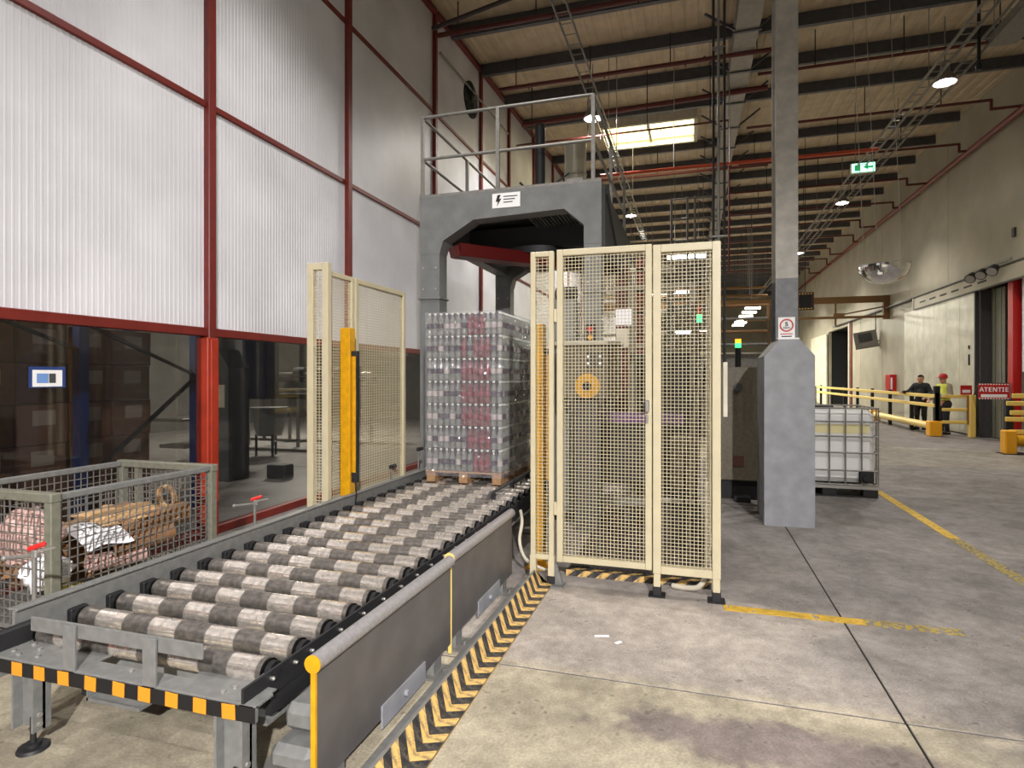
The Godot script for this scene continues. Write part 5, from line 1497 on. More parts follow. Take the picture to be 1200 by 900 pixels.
	for i in 10:
		var z := -13.6 - i * 2.85
		var y := 8.05 if i < 5 else 8.15
		var xe := 7.0 if i % 2 == 0 else 6.6
		var sp := thing("sprinkler_pipe", Vector3(6, y, z), "dark red sprinkler branch joining the lane wall main, %s from the near end" % ORD[i], "pipe", "sprinkler branches of the lane side")
		part(sp, "pipe", MB.new().tube([Vector3(1.3, y, z), Vector3(xe, y, z), Vector3(xe, 7.84, z), Vector3(7.22, 7.84, z)], 0.035, 8), M.pipe_red)
		for x in [2.4, 4.0, 5.6]:
			part(sp, "hanger", MB.new().cyl(Vector3(x, y, z), Vector3(x, roof_y(z), z), 0.012, 6), M.dark)
	# cable trays along the hall
	for q in [[-1.86, 7.0, 4.0, -24.0, "left cable tray running away above the gantry"], [4.1, 7.0, 4.0, -46.0, "right cable tray running down the hall to the exit sign"], [5.12, 7.75, 4.0, -46.0, "second right cable tray carrying the row of lamps"]]:
		var t := thing("cable_tray", Vector3(q[0], q[1], (q[2] + q[3]) / 2), "grey %s" % q[4], "cable tray")
		var m := MB.new()
		for s in [-0.1, 0.1]:
			m.span(Vector3(q[0] + s - 0.008, q[1], q[3]), Vector3(q[0] + s + 0.008, q[1] + 0.06, q[2]))
		part(t, "side", m, M.galv)
		var rr := MB.new()
		var z: float = q[2]
		while z > q[3]:
			rr.span(Vector3(q[0] - 0.1, q[1], z - 0.015), Vector3(q[0] + 0.1, q[1] + 0.012, z))
			z -= 0.3
		part(t, "rung", rr, M.galv, "", "stuff")
		z = q[2] - 1.0
		while z > q[3]:
			part(t, "hanger", MB.new().cyl(Vector3(q[0] + 0.1, q[1], z), Vector3(q[0] + 0.1, roof_y(z), z), 0.008, 6), M.galv)
			z -= 5.3
	# exit sign
	var x := thing("exit_sign", Vector3(4.12, 6.9, -17.2), "lit green and white emergency exit sign hung from the cable tray", "exit sign")
	part(x, "case", MB.new().span(Vector3(3.87, 6.86, -17.28), Vector3(4.43, 7.12, -17.2), 0.01), M.white)
	part(x, "lit_panel", MB.new().span(Vector3(3.89, 6.88, -17.2), Vector3(4.41, 7.10, -17.19)), M.exit)
	part(x, "pictogram", MB.new().span(Vector3(3.95, 6.91, -17.19), Vector3(4.08, 7.06, -17.185)).prism(PackedVector2Array([Vector2(4.14, 7.0), Vector2(4.26, 7.06), Vector2(4.26, 7.02), Vector2(4.36, 7.02), Vector2(4.36, 6.97), Vector2(4.26, 6.97), Vector2(4.26, 6.93)]), 0.005, Vector3(0, 0, -17.19)), M.exit_green)
	# droppers at the fence corner
	var dr := thing("cable_dropper", Vector3(0.32, 0, -8), "pair of tall grey conduit pipes dropping from the roof behind the fence corner", "conduit")
	for q in [[0.30, -8.0, M.galv], [0.37, -8.0, M.dark], [0.24, -8.05, M.dark]]:
		part(dr, "conduit", MB.new().cyl(Vector3(q[0], 1.8, q[1]), Vector3(q[0], roof_y(q[1]) - 0.02, q[1]), 0.016, 8), q[2])
	for y in [3.4, 5.8]:
		part(dr, "clip", MB.new().span(Vector3(0.22, y, -8.08), Vector3(0.39, y + 0.02, -7.98)), M.galv)
	# railed platform farther back
	var rp := thing("ladder_cage", Vector3(0, 4.5, -12), "grey tube railing with round hoops rising above the right fence panel", "railing")
	for px in [-0.42, -0.12, 0.02, 0.36, 0.46]:
		part(rp, "upright", MB.new().cyl(Vector3(px, 3.0, -12.0), Vector3(px, 5.12, -12.0 - absf(px) * 0.2), 0.022, 8), M.galv)
	for y in [5.1, 4.72, 4.3]:
		part(rp, "hoop", MB.new().tube([Vector3(-0.42, y, -12.08), Vector3(-0.12, y - 0.05, -11.9), Vector3(0.1, y - 0.06, -11.9), Vector3(0.46, y, -12.1)], 0.016, 8), M.galv)
	part(rp, "lower_frame", MB.new().span(Vector3(-0.5, 0, -12.3), Vector3(-0.42, 3.0, -12.2)).span(Vector3(0.42, 0, -12.3), Vector3(0.5, 3.0, -12.2)).span(Vector3(-0.5, 2.92, -12.3), Vector3(0.5, 3.0, -11.9)), M.grey)
	# round fan opening in the left wall
	var fn := thing("wall_fan", Vector3(WALL_L + 0.05, 7.77, -12.35), "black round fan opening high on the left wall", "fan")
	part(fn, "ring", MB.new().cyl(Vector3(WALL_L, 7.77, -12.35), Vector3(WALL_L + 0.04, 7.77, -12.35), 0.39, 32), M.black)
	part(fn, "hub", MB.new().cyl(Vector3(WALL_L + 0.04, 7.77, -12.35), Vector3(WALL_L + 0.07, 7.77, -12.35), 0.08, 14), M.dark)
	for k in 6:
		part(fn, "blade", MB.new().box(Vector3(WALL_L + 0.05, 7.77, -12.35) + Basis(Vector3.RIGHT, k * TAU / 6) * Vector3(0, 0.21, 0), Vector3(0.012, 0.28, 0.13), Basis(Vector3.RIGHT, k * TAU / 6) * Basis(Vector3.UP, 0.4)), M.dark)
	single("roof_pipe", MB.new().cyl(Vector3(-4.4, 7.75, -9.6), Vector3(-1.2, 8.35, -9.6), 0.04, 10), M.pipe_dark, Vector3(-3, 8, -9.6), "dark pipe with capped end slanting up from the left wall at the picture top", "pipe")
	single("roof_pipe", MB.new().cyl(Vector3(-4.2, 8.05, -14.6), Vector3(1.6, 8.2, -14.6), 0.06, 10), M.pipe_red, Vector3(-3, 8, -14.6), "thick dark red pipe with open end beside the wall fan", "pipe")
	single("roof_duct", MB.new().span(Vector3(5.40, 8.0, -13.7), Vector3(5.92, 8.16, 2.0), 0.01), M.galv, Vector3(5.6, 8.1, -6), "wide flat grey duct under the roof at the top right corner", "duct")
	single("hanging_rod", MB.new().cyl(Vector3(4.87, 7.14, -12.6), Vector3(4.87, roof_y(-12.6), -12.6), 0.03, 8).cyl(Vector3(4.87, 7.1, -12.6), Vector3(4.87, 7.2, -12.6), 0.05, 10), M.dark, Vector3(4.87, 7.2, -12.6), "dark rod hanging from the roof beside the largest lamp glare", "rod")
	single("handrail_conduit", MB.new().cyl(Vector3(WALL_L + 0.06, 7.9, -10.6), Vector3(WALL_L + 0.06, 8.05, -15.0), 0.02, 8), M.galv, Vector3(WALL_L, 8, -12), "thin conduit running behind the wall fan", "conduit")

func build_far() -> void:
	# machines far down the hall
	var s := thing("stack_light", Vector3(0.8, 1.9, -12), "signal tower with green and amber lenses above the beige cabinet", "signal light")
	part(s, "pole", MB.new().cyl(Vector3(0.8, 0.0, -12), Vector3(0.8, 2.0, -12), 0.03, 8), M.dark)
	part(s, "green_lens", MB.new().cyl(Vector3(0.8, 2.18, -12), Vector3(0.8, 2.26, -12), 0.055, 14), M.green_lamp)
	part(s, "amber_lens", MB.new().cyl(Vector3(0.8, 2.27, -12), Vector3(0.8, 2.34, -12), 0.055, 14), M.amber_lamp)
	part(s, "body", MB.new().cyl(Vector3(0.8, 1.8, -12), Vector3(0.8, 2.17, -12), 0.055, 14), M.black)
	var s2 := thing("stack_light", Vector3(0.02, 2.0, -10), "signal lamp with green lens seen through the right fence panel", "signal light")
	part(s2, "pole", MB.new().cyl(Vector3(0.06, 0, -10), Vector3(0.06, 2.5, -10), 0.03, 8), M.dark)
	part(s2, "green_lens", MB.new().cyl(Vector3(0.06, 2.5, -10), Vector3(0.06, 2.62, -10), 0.07, 14), M.green_lamp)
	part(s2, "top_lens", MB.new().cyl(Vector3(0.06, 2.62, -10), Vector3(0.06, 2.75, -10), 0.06, 14), M.orange)
	var c := thing("packing_machine", Vector3(-1.8, 0, -15), "grey packing machine with red columns and shelves far behind the gate mesh", "machine")
	part(c, "body", MB.new().span(Vector3(-3.2, 0, -17), Vector3(-0.4, 2.2, -14.5), 0.03), M.grey_dark)
	part(c, "column", MB.new().span(Vector3(-1.3, 0, -14.4), Vector3(-1.1, 4.4, -14.2), 0.01), M.red)
	part(c, "column", MB.new().span(Vector3(-0.6, 0, -14.4), Vector3(-0.45, 3.6, -14.2), 0.01), M.galv)
	for y in [2.6, 3.1, 3.6, 4.1]:
		part(c, "shelf", MB.new().span(Vector3(-2.6, y, -14.6), Vector3(-0.4, y + 0.08, -14.2), 0.01), M.off)
	var d := thing("filling_line", Vector3(1.2, 0, -18), "beige filling line with pipes far behind the right fence panel", "machine")
	part(d, "body", MB.new().span(Vector3(-0.2, 0, -20), Vector3(2.0, 1.5, -17), 0.03), M.beige)
	part(d, "cover", MB.new().span(Vector3(-0.1, 1.5, -19.8), Vector3(1.9, 2.3, -17.4), 0.05), M.galv)
	for k in 4:
		part(d, "pipe", MB.new().tube([Vector3(-0.1, 2.5 + k * 0.35, -17.2), Vector3(1.9, 2.5 + k * 0.35, -17.2), Vector3(1.9, 0.5, -17.2)], 0.04, 8), M.kraft_dark if k % 2 else M.galv)
	var f := thing("pipe_bridge", Vector3(2, 4, -30), "ochre pipe bridge crossing the hall far left of the column", "pipe bridge")
	for k in 3:
		part(f, "hanger", MB.new().cyl(Vector3(-3.0, 5.2 + k * 0.45, -30 - k), Vector3(-3.0, 9.2, -30 - k), 0.02, 6).cyl(Vector3(2.6, 5.0 + k * 0.52, -30 - k), Vector3(2.6, 9.2, -30 - k), 0.02, 6), M.galv)
		part(f, "pipe", MB.new().cyl(Vector3(-4.76, 5.3 + k * 0.45, -30 - k), Vector3(3.4, 5.0 + k * 0.55, -30 - k), 0.07, 8), M.rust)
	for k in 4:
		single("crate", MB.new().span(Vector3(2.3, 0.34 * k, -20.6), Vector3(3.5, 0.34 * k + 0.34, -19.6), 0.02), M.off, Vector3(2.9, 0.34 * k, -20.1), "pale crate beyond the tank, %s of the stack" % ["bottom one", "second from the floor", "third from the floor", "topmost"][k], "crate", "pale stacked crates beyond the tank")

# ---------------------------------------------------------------- the room behind the glazing
func build_annex() -> void:
	var ca := MB.new().span(Vector3(-0.30, 0, -0.245), Vector3(0.30, 0.40, 0.245), 0.006)
	var lb := MB.new().span(Vector3(0.30, 0.19, -0.12), Vector3(0.303, 0.34, 0.10))
	var first: Node3D = null
	for col in 5:
		for row in 5:
			var at := Vector3(-6.5 - 0.02 * ((col + row) % 2), 0.14 + row * 0.405, -3.3 - col * 0.5 - (0.12 if col > 2 else 0.0))
			if col > 2:
				at.x -= 0.15
			if first == null:
				first = thing("carton", Vector3.ZERO, "brown carton with pale label behind the glazing, first row from the floor, first stack", "carton", "labelled cartons behind the glazing")
				part(first, "box", ca, M.carton)
				part(first, "label", lb, M.carton_label)
				first.position = at
			else:
				copy(first, "carton", at, 0.0, "brown carton with pale label behind the glazing, %s row from the floor, %s stack" % [ORD[row], ORD[col]])
	var pl := thing("carton_pallet", Vector3(-6.5, 0, -4.4), "low pallet under the cartons behind the glazing", "pallet")
	part(pl, "deck", MB.new().span(Vector3(-6.95, 0.10, -5.8), Vector3(-6.15, 0.138, -3.0)), M.wood)
	for z in [-3.2, -4.4, -5.6]:
		part(pl, "block", MB.new().span(Vector3(-6.9, 0.0, z - 0.06), Vector3(-6.2, 0.10, z + 0.06)), M.wood)
	var rk := thing("pallet_rack", Vector3(-6.0, 0, -5), "blue pallet rack frame with dark braces behind the glazing", "rack")
	for z in [-4.53, -6.0]:
		for x in [-6.0, -7.1]:
			part(rk, "upright", MB.new().span(Vector3(x - 0.05, 0, z - 0.05), Vector3(x + 0.05, 3.6, z + 0.05)), M.rack_blue)
	part(rk, "brace", MB.new().bar(Vector3(-6.0, 0.65, -4.7), Vector3(-6.0, 1.62, -6.0), 0.05, 0.03), M.dark)
	part(rk, "brace", MB.new().bar(Vector3(-6.0, 2.2, -4.5), Vector3(-6.0, 1.64, -6.0), 0.04, 0.03), M.dark)
	part(rk, "brace", MB.new().bar(Vector3(-6.0, 2.5, -2.8), Vector3(-6.0, 1.9, -4.5), 0.04, 0.03), M.dark)
	part(rk, "beam", MB.new().span(Vector3(-6.05, 2.4, -6.0), Vector3(-5.98, 2.52, -2.6)), M.rack_blue)
	var co := thing("annex_column", Vector3(-6.8, 0, -7.7), "dark grey column with shouldered base behind the glazing right of the red post", "column", "", "structure")
	part(co, "casing", MB.new().prism(PackedVector2Array([Vector2(-7.55, 0), Vector2(-6.87, 0), Vector2(-6.87, 1.77), Vector2(-7.08, 2.06), Vector2(-7.35, 2.06), Vector2(-7.55, 1.77)]), 0.45, Vector3(0, 0, -7.95)), M.grey_dark)
	part(co, "shaft", MB.new().span(Vector3(-7.32, 2.06, -7.9), Vector3(-7.1, 4.99, -7.6)), M.grey_dark)
	part(co, "paper", MB.new().span(Vector3(-7.10, 1.15, -7.5), Vector3(-6.94, 1.50, -7.495)), M.off)
	single("blue_machine", MB.new().span(Vector3(-8.3, 1.2, -9.8), Vector3(-7.75, 3.4, -9.4), 0.02), mat(c8(26, 32, 50), 0.5), Vector3(-8, 0.9, -9.5), "dark blue machine column behind the shouldered column past the glazing", "machine")
	var tb := thing("bottle_conveyor", Vector3(-9.5, 0, -12), "steel bottle conveyor on legs in the room behind the glazing", "conveyor")
	for q in [[-11.0, -8.0, -11.6, 1.12], [-11.0, -7.6, -13.0, 1.5]]:
		part(tb, "bed", MB.new().span(Vector3(q[0], q[3], q[2] - 0.3), Vector3(q[1], q[3] + 0.12, q[2]), 0.01), M.dark)
		part(tb, "rail", MB.new().cyl(Vector3(q[0], q[3] + 0.22, q[2]), Vector3(q[1], q[3] + 0.22, q[2]), 0.02, 8), M.galv_bright)
		for k in 5:
			var px := lerpf(q[0] + 0.1, q[1] - 0.1, k / 4.0)
			part(tb, "leg", MB.new().span(Vector3(px - 0.03, 0, q[2] - 0.2), Vector3(px + 0.03, q[3], q[2] - 0.14)), M.galv)
	for k in 3:
		part(tb, "drive_motor", MB.new().cyl(Vector3(-9.8 + k * 0.6, 1.75, -13.0), Vector3(-9.5 + k * 0.6, 1.75, -13.0), 0.12, 12), M.dark)
	var tk := thing("steel_hopper", Vector3(-8.4, 0, -10.3), "grey steel hopper on legs before the bottle conveyor behind the glazing", "hopper")
	part(tk, "tank", MB.new().cyl(Vector3(-8.4, 0.42, -10.3), Vector3(-8.4, 1.0, -10.3), 0.25, 20, 0.38), M.grey)
	for q in [Vector2(-0.2, 0.15), Vector2(0.2, 0.15), Vector2(0.0, -0.2)]:
		part(tk, "leg", MB.new().cyl(Vector3(-8.4 + q.x, 0, -10.3 + q.y), Vector3(-8.4 + q.x, 0.45, -10.3 + q.y), 0.025, 8), M.dark)
	single("dark_bin", MB.new().span(Vector3(-6.55, 0, -8.2), Vector3(-6.2, 0.22, -7.95), 0.02), M.dark, Vector3(-6.4, 0, -8.1), "low dark bin on the floor at the foot of the shouldered column", "bin")
	single("work_table", MB.new().span(Vector3(-9.6, 0.80, -9.5), Vector3(-8.9, 0.86, -8.6), 0.01).span(Vector3(-9.55, 0, -9.45), Vector3(-9.5, 0.8, -9.4)).span(Vector3(-9.0, 0, -9.45), Vector3(-8.95, 0.8, -9.4)).span(Vector3(-9.55, 0.3, -9.4), Vector3(-8.95, 0.36, -8.7)), M.galv, Vector3(-9.2, 0, -9), "steel work table behind the blue rack upright", "table")
	# lamps of that room
	for q in [[Vector3(-9.5, 4.55, -13.5), "over the bottle conveyor"], [Vector3(-8.3, 4.55, -3.5), "behind the carton stack"]]:
		var p: Vector3 = q[0]
		var t := thing("room_lamp", p, "ceiling lamp of the room behind the glazing, %s" % q[1], "lamp")
		part(t, "body", MB.new().span(p + Vector3(-0.5, 0.1, -0.08), p + Vector3(0.5, 0.45, 0.08)), M.galv)
		part(t, "lamp_tube", MB.new().span(p + Vector3(-0.48, 0.0, -0.06), p + Vector3(0.48, 0.1, 0.06), 0.01), M.strip)
		var l := AreaLight3D.new()
		l.name = "room_light"
		l.area_size = Vector2(0.9, 0.1)
		l.light_color = c8(255, 246, 230)
		l.light_energy = LAMP_ENERGY * (1.8 if p.z < -10 else 0.8)
		l.shadow_enabled = true
		l.position = Vector3(0, -0.02, 0)
		l.rotation.x = -PI / 2
		t.add_child(l)
	# notice stuck to the pane
	var n := thing("window_notice", Vector3(WALL_L + 0.002, 1.6, -3.32), "white and blue printed notice stuck on the dark glazing", "notice")
	part(n, "backing", MB.new().span(Vector3(WALL_L + 0.001, 1.54, -3.46), Vector3(WALL_L + 0.004, 1.70, -3.19)), M.blue)
	part(n, "sheet", MB.new().span(Vector3(WALL_L + 0.004, 1.548, -3.435), Vector3(WALL_L + 0.006, 1.675, -3.215)), M.white)
	part(n, "blue_print", MB.new().span(Vector3(WALL_L + 0.006, 1.575, -3.33), Vector3(WALL_L + 0.007, 1.648, -3.245)), M.print_blue)
	part(n, "photo_print", MB.new().span(Vector3(WALL_L + 0.006, 1.575, -3.385), Vector3(WALL_L + 0.007, 1.648, -3.335)), M.grey_dark)
	# paper scraps on the floor
	for q in [[Vector3(-0.55, 0.002, -3.72), 0.09, 0.3, "thin white paper scrap on the floor before the gate"], [Vector3(-0.44, 0.002, -3.66), 0.045, 0.9, "small bright paper scrap on the floor right of the thin one"]]:
		single("paper_scrap", MB.new().box(q[0], Vector3(q[1], 0.003, 0.022), Basis(Vector3.UP, q[2])), M.paper, q[0], q[3], "paper scrap")
# ---------------------------------------------------------------- people
# a tapered capsule field, joined smoothly and meshed as surface nets
func field_mesh(bones: Array, cell: float, k: float, grow := 0.0, clip_lo := -1e9, clip_hi := 1e9) -> ArrayMesh:
	var lo := Vector3.ONE * 1e9
	var hi := -lo
	for b in bones:
		for e in [[b[0], b[2]], [b[1], b[3]]]:
			lo = lo.min(e[0] - Vector3.ONE * (e[1] + grow + cell * 2))
			hi = hi.max(e[0] + Vector3.ONE * (e[1] + grow + cell * 2))
	lo.y = maxf(lo.y, clip_lo - cell * 2)
	hi.y = minf(hi.y, clip_hi + cell * 2)
	var n := Vector3i(((hi - lo) / cell).ceil()) + Vector3i.ONE
	var val := PackedFloat32Array()
	val.resize(n.x * n.y * n.z)
	val.fill(1.0)
	for b in bones:
		var a: Vector3 = b[0]
		var c: Vector3 = b[1]
		var ra: float = b[2] + grow
		var rc: float = b[3] + grow
		var m := maxf(ra, rc) + k + cell * 2
		var l := Vector3i(((a.min(c) - Vector3.ONE * m - lo) / cell).floor()).clamp(Vector3i.ZERO, n - Vector3i.ONE)
		var h := Vector3i(((a.max(c) + Vector3.ONE * m - lo) / cell).ceil()).clamp(Vector3i.ZERO, n - Vector3i.ONE)
		var ac := c - a
		var inv := 1.0 / maxf(ac.length_squared(), 1e-9)
		for z in range(l.z, h.z + 1):
			for y in range(l.y, h.y + 1):
				for x in range(l.x, h.x + 1):
					var p := lo + Vector3(x, y, z) * cell
					var t := clampf((p - a).dot(ac) * inv, 0.0, 1.0)
					var d := (p - a - ac * t).length() - lerpf(ra, rc, t)
					var i := (z * n.y + y) * n.x + x
					var o := val[i]
					var w := maxf(k - absf(o - d), 0.0) / k
					val[i] = minf(o, d) - w * w * k * 0.25
	if clip_lo > -1e8 or clip_hi < 1e8:
		for z in n.z:
			for y in n.y:
				var py := lo.y + y * cell
				var q := maxf(clip_lo - py, py - clip_hi)
				for x in n.x:
					var i := (z * n.y + y) * n.x + x
					val[i] = maxf(val[i], q)
	var id := {}
	var vs := PackedVector3Array()
	var ns := PackedVector3Array()
	var off := [0, 1, n.x, n.x + 1, n.x * n.y, n.x * n.y + 1, n.x * n.y + n.x, n.x * n.y + n.x + 1]
	var edges := [[0, 1], [2, 3], [4, 5], [6, 7], [0, 2], [1, 3], [4, 6], [5, 7], [0, 4], [1, 5], [2, 6], [3, 7]]
	for z in n.z - 1:
		for y in n.y - 1:
			for x in n.x - 1:
				var i := (z * n.y + y) * n.x + x
				var s := 0
				for o in off:
					if val[i + o] < 0: s += 1
				if s == 0 or s == 8:
					continue
				var p := Vector3.ZERO
				var cnt := 0
				for e in edges:
					var v0 := val[i + off[e[0]]]
					var v1 := val[i + off[e[1]]]
					if (v0 < 0) != (v1 < 0):
						var t := v0 / (v0 - v1)
						var q0 := Vector3(e[0] & 1, (e[0] >> 1) & 1, e[0] >> 2)
						var q1 := Vector3(e[1] & 1, (e[1] >> 1) & 1, e[1] >> 2)
						p += q0.lerp(q1, t)
						cnt += 1
				id[i] = vs.size()
				vs.append(lo + (Vector3(x, y, z) + p / cnt) * cell)
				ns.append(Vector3(val[i + off[1]] - val[i] + val[i + off[7]] - val[i + off[6]], val[i + off[2]] - val[i] + val[i + off[7]] - val[i + off[5]], val[i + off[4]] - val[i] + val[i + off[7]] - val[i + off[3]]).normalized())
	var ix := PackedInt32Array()
	var step := [1, n.x, n.x * n.y]
	for i in id.keys():
		var x: int = i % n.x
		var y: int = (i / n.x) % n.y
		var z: int = i / (n.x * n.y)
		var pos := [x, y, z]
		for ax in 3:
			var u := (ax + 1) % 3
			var w := (ax + 2) % 3
			if pos[u] == 0 or pos[w] == 0:
				continue
			var v0 := val[i]
			var v1 := val[i + step[ax]]
			if (v0 < 0) == (v1 < 0):
				continue
			var a = id.get(i)
			var b = id.get(i - step[u])
			var c = id.get(i - step[u] - step[w])
			var d = id.get(i - step[w])
			if a == null or b == null or c == null or d == null:
				continue
			if v0 < 0:
				ix.append_array([a, c, b, a, d, c])
			else:
				ix.append_array([a, b, c, a, c, d])
	var arr := []
	arr.resize(Mesh.ARRAY_MAX)
	arr[Mesh.ARRAY_VERTEX] = vs
	arr[Mesh.ARRAY_NORMAL] = ns
	arr[Mesh.ARRAY_INDEX] = ix
	var m := ArrayMesh.new()
	m.add_surface_from_arrays(Mesh.PRIMITIVE_TRIANGLES, arr)
	return m

func wear(t: Node3D, called: String, m: Mesh, mt: Material, label := "") -> void:
	var o := MeshInstance3D.new()
	o.name = called
	o.mesh = m
	o.material_override = mt
	t.add_child(o, true)
	if label: o.set_meta("label", label)

func hand(wrist: Vector3, dir: Vector3, palm: Vector3, side: float) -> Array: # bones of palm and five bent fingers
	var d := dir.normalized()
	var s := d.cross(palm).normalized() * side
	var pn := s.cross(d) * side
	if pn.dot(palm) < 0: pn = -pn
	var b := []
	for i in 4:
		var root := wrist + d * 0.085 + s * (-0.028 + 0.019 * i)
		b.append([wrist + s * (-0.014 + 0.009 * i), root, 0.014, 0.011])
		var L: float = [0.062, 0.074, 0.070, 0.052][3 - i]
		var k1 := root + (d * 0.9 + pn * 0.3) * L * 0.55
		var k2 := k1 + (d * 0.45 + pn * 0.85) * L * 0.5
		b.append([root, k1, 0.0095, 0.0085])
		b.append([k1, k2, 0.0085, 0.0075])
	var tb := wrist + d * 0.03 + s * 0.028
	var t1 := tb + (d * 0.6 + s * 0.65 + pn * 0.3) * 0.045
	b.append([wrist + s * 0.01, tb, 0.015, 0.013])
	b.append([tb, t1, 0.012, 0.010])
	b.append([t1, t1 + (d * 0.8 + pn * 0.5) * 0.032, 0.010, 0.0085])
	return b

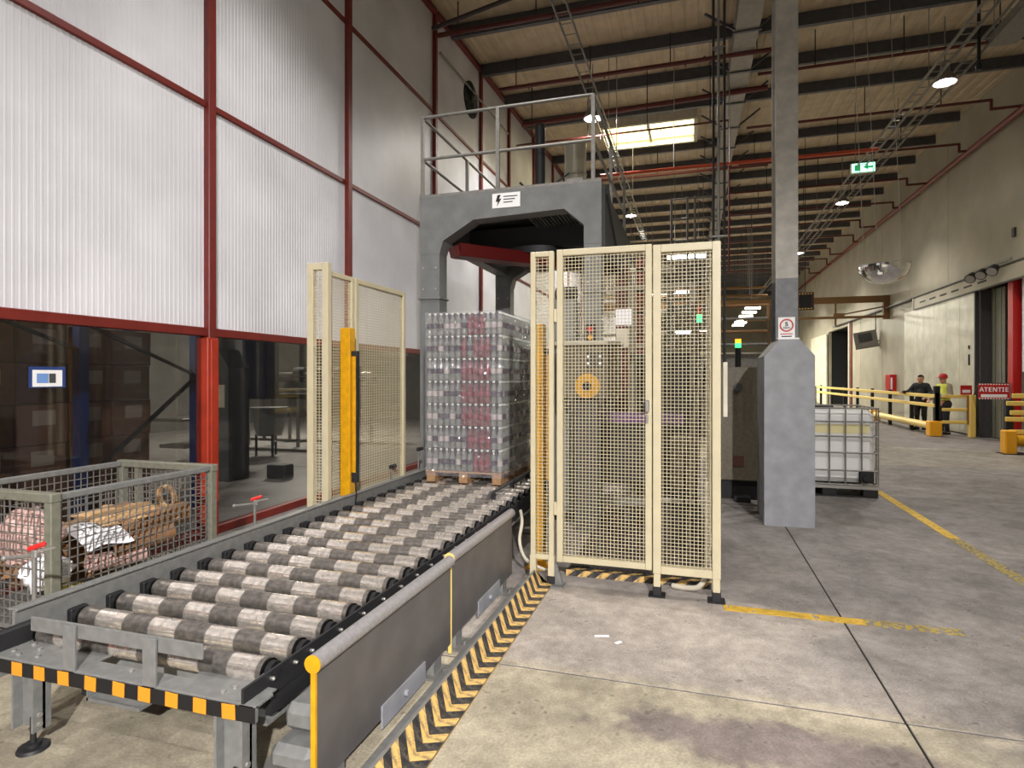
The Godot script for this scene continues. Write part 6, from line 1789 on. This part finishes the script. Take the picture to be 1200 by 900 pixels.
func person(at: Vector3, turn: float, label: String, pose: Dictionary) -> void:
	var t := thing("person", at, label, "person")
	t.rotation.y = turn
	# facing +z locally; x to the figure's left
	var hipL := Vector3(0.09, 0.86, 0); var hipR := Vector3(-0.09, 0.86, 0)
	var kneL: Vector3 = pose.knee_l; var kneR: Vector3 = pose.knee_r
	var ankL: Vector3 = pose.ankle_l; var ankR: Vector3 = pose.ankle_r
	var shL := Vector3(0.18, 1.36, 0.0); var shR := Vector3(-0.18, 1.36, 0.0)
	var elL: Vector3 = pose.elbow_l; var elR: Vector3 = pose.elbow_r
	var wrL: Vector3 = pose.wrist_l; var wrR: Vector3 = pose.wrist_r
	var head := Vector3(0, 1.56, 0.03)
	var torso := [[Vector3(0, 0.90, 0), Vector3(0, 1.12, 0.01), 0.125, 0.12], [Vector3(0.07, 1.12, 0.01), Vector3(0.09, 1.30, 0.0), 0.10, 0.095], [Vector3(-0.07, 1.12, 0.01), Vector3(-0.09, 1.30, 0.0), 0.10, 0.095], [Vector3(-0.12, 1.36, 0), Vector3(0.12, 1.36, 0), 0.075, 0.075], [hipL, hipR, 0.11, 0.11]]
	var arms := [[shL, elL, 0.058, 0.046], [elL, wrL, 0.045, 0.031], [shR, elR, 0.058, 0.046], [elR, wrR, 0.045, 0.031]]
	var legs := [[hipL, kneL, 0.088, 0.058], [kneL, ankL, 0.058, 0.040], [hipR, kneR, 0.088, 0.058], [kneR, ankR, 0.058, 0.040], [hipL, hipR, 0.11, 0.11]]
	var neck := [[Vector3(0, 1.38, 0.0), Vector3(0, 1.50, 0.015), 0.055, 0.052]]
	var hd := [[head + Vector3(0, 0.03, -0.005), head + Vector3(0, -0.01, 0.005), 0.085, 0.078], [head + Vector3(0, -0.05, 0.03), head + Vector3(0, -0.07, 0.045), 0.052, 0.04]]
	var feet := []
	for a in [ankL, ankR]:
		feet.append([a + Vector3(0, -0.03, -0.03), a + Vector3(0, 0.04 - a.y, 0.13), 0.048, 0.035])
	wear(t, "body", field_mesh(torso + arms + legs + neck + hd + feet, 0.016, 0.04), M.skin)
	# face: nose, brow, eyes, mouth, ears
	var face := [[head + Vector3(0, 0.005, 0.083), head + Vector3(0, -0.025, 0.098), 0.009, 0.013], [head + Vector3(-0.04, 0.02, 0.075), head + Vector3(0.04, 0.02, 0.075), 0.010, 0.010], [head + Vector3(0.084, -0.0, 0), head + Vector3(0.086, -0.03, 0.0), 0.016, 0.012], [head + Vector3(-0.084, -0.0, 0), head + Vector3(-0.086, -0.03, 0.0), 0.016, 0.012]]
	wear(t, "face", field_mesh(hd + face, 0.006, 0.012), M.skin)
	for sx in [-1.0, 1.0]:
		wear(t, "eye", MB.new().ball(head + Vector3(0.032 * sx, 0.004, 0.076), Vector3(0.012, 0.008, 0.008), 10, 6).mesh(), M.dark)
	wear(t, "mouth", MB.new().ball(head + Vector3(0, -0.058, 0.083), Vector3(0.022, 0.005, 0.008), 10, 6).mesh(), mat(c8(150, 84, 78), 0.6))
	for h in [[wrL, elL, 1.0], [wrR, elR, -1.0]]:
		var d: Vector3 = (h[0] - h[1]).normalized()
		var pn := Vector3(-h[2], 0, 0.0) if absf(d.y) > 0.7 else Vector3.DOWN
		wear(t, "hand", field_mesh(hand(h[0], d, pn, h[2]), 0.005, 0.008), M.skin)
	if pose.helmet:
		wear(t, "helmet", MB.new().lathe([Vector2(0.125, -0.0), Vector2(0.128, 0.005), Vector2(0.112, 0.012), Vector2(0.108, 0.06), Vector2(0.088, 0.105), Vector2(0.05, 0.128), Vector2(0, 0.135)], 24, head + Vector3(0, 0.035, 0.0)).box(head + Vector3(0, 0.045, 0.125), Vector3(0.13, 0.01, 0.06), Basis(), 0.003).mesh(), M.red_sign, "red safety helmet")
	else:
		wear(t, "hair", field_mesh([[head + Vector3(0, 0.045, -0.02), head + Vector3(0, 0.0, -0.035), 0.088, 0.078], [head + Vector3(0, 0.085, 0.02), head + Vector3(0, 0.08, -0.02), 0.055, 0.06]], 0.008, 0.02), M.hair)
	if pose.vest:
		wear(t, "jacket", field_mesh(torso + arms, 0.014, 0.04, 0.014, 0.95, 1.46), pose.sleeve)
		wear(t, "vest", field_mesh(torso, 0.014, 0.04, 0.024, 0.96, 1.43), M.hivis, "yellow high visibility vest")
		wear(t, "reflective_band", field_mesh(torso, 0.014, 0.04, 0.028, 1.10, 1.15), M.galv_bright)
	else:
		wear(t, "jacket", field_mesh(torso + arms, 0.014, 0.04, 0.016, 0.86, 1.46), M.navy)
	wear(t, "trousers", field_mesh(legs, 0.014, 0.03, 0.013, 0.07, 0.97), M.black if not pose.vest else M.navy)
	wear(t, "shoes", field_mesh(feet, 0.010, 0.02, 0.008, 0.0, 0.14), M.black)

func build_people() -> void:
	person(Vector3(6.72, 0, -21.3), -0.75, "person in dark work clothes with bare dark hair leaning one hand on the barrier rail", {
		"knee_l": Vector3(0.10, 0.46, 0.02), "knee_r": Vector3(-0.10, 0.46, 0.03), "ankle_l": Vector3(0.12, 0.07, 0.0), "ankle_r": Vector3(-0.11, 0.07, 0.0),
		"elbow_l": Vector3(0.30, 1.12, 0.02), "elbow_r": Vector3(-0.30, 1.15, 0.12), "wrist_l": Vector3(0.24, 1.02, 0.22), "wrist_r": Vector3(-0.33, 1.16, 0.36), "helmet": false, "vest": false})
	person(Vector3(6.80, 0, -19.75), -1.15, "person in red safety helmet and yellow vest standing behind the barrier end", {
		"knee_l": Vector3(0.10, 0.46, 0.03), "knee_r": Vector3(-0.09, 0.46, 0.0), "ankle_l": Vector3(0.11, 0.07, 0.0), "ankle_r": Vector3(-0.10, 0.07, -0.02),
		"elbow_l": Vector3(0.28, 1.11, 0.05), "elbow_r": Vector3(-0.28, 1.10, 0.04), "wrist_l": Vector3(0.16, 1.05, 0.25), "wrist_r": Vector3(-0.22, 0.98, 0.24), "helmet": true, "vest": true, "sleeve": M.beige_cloth})
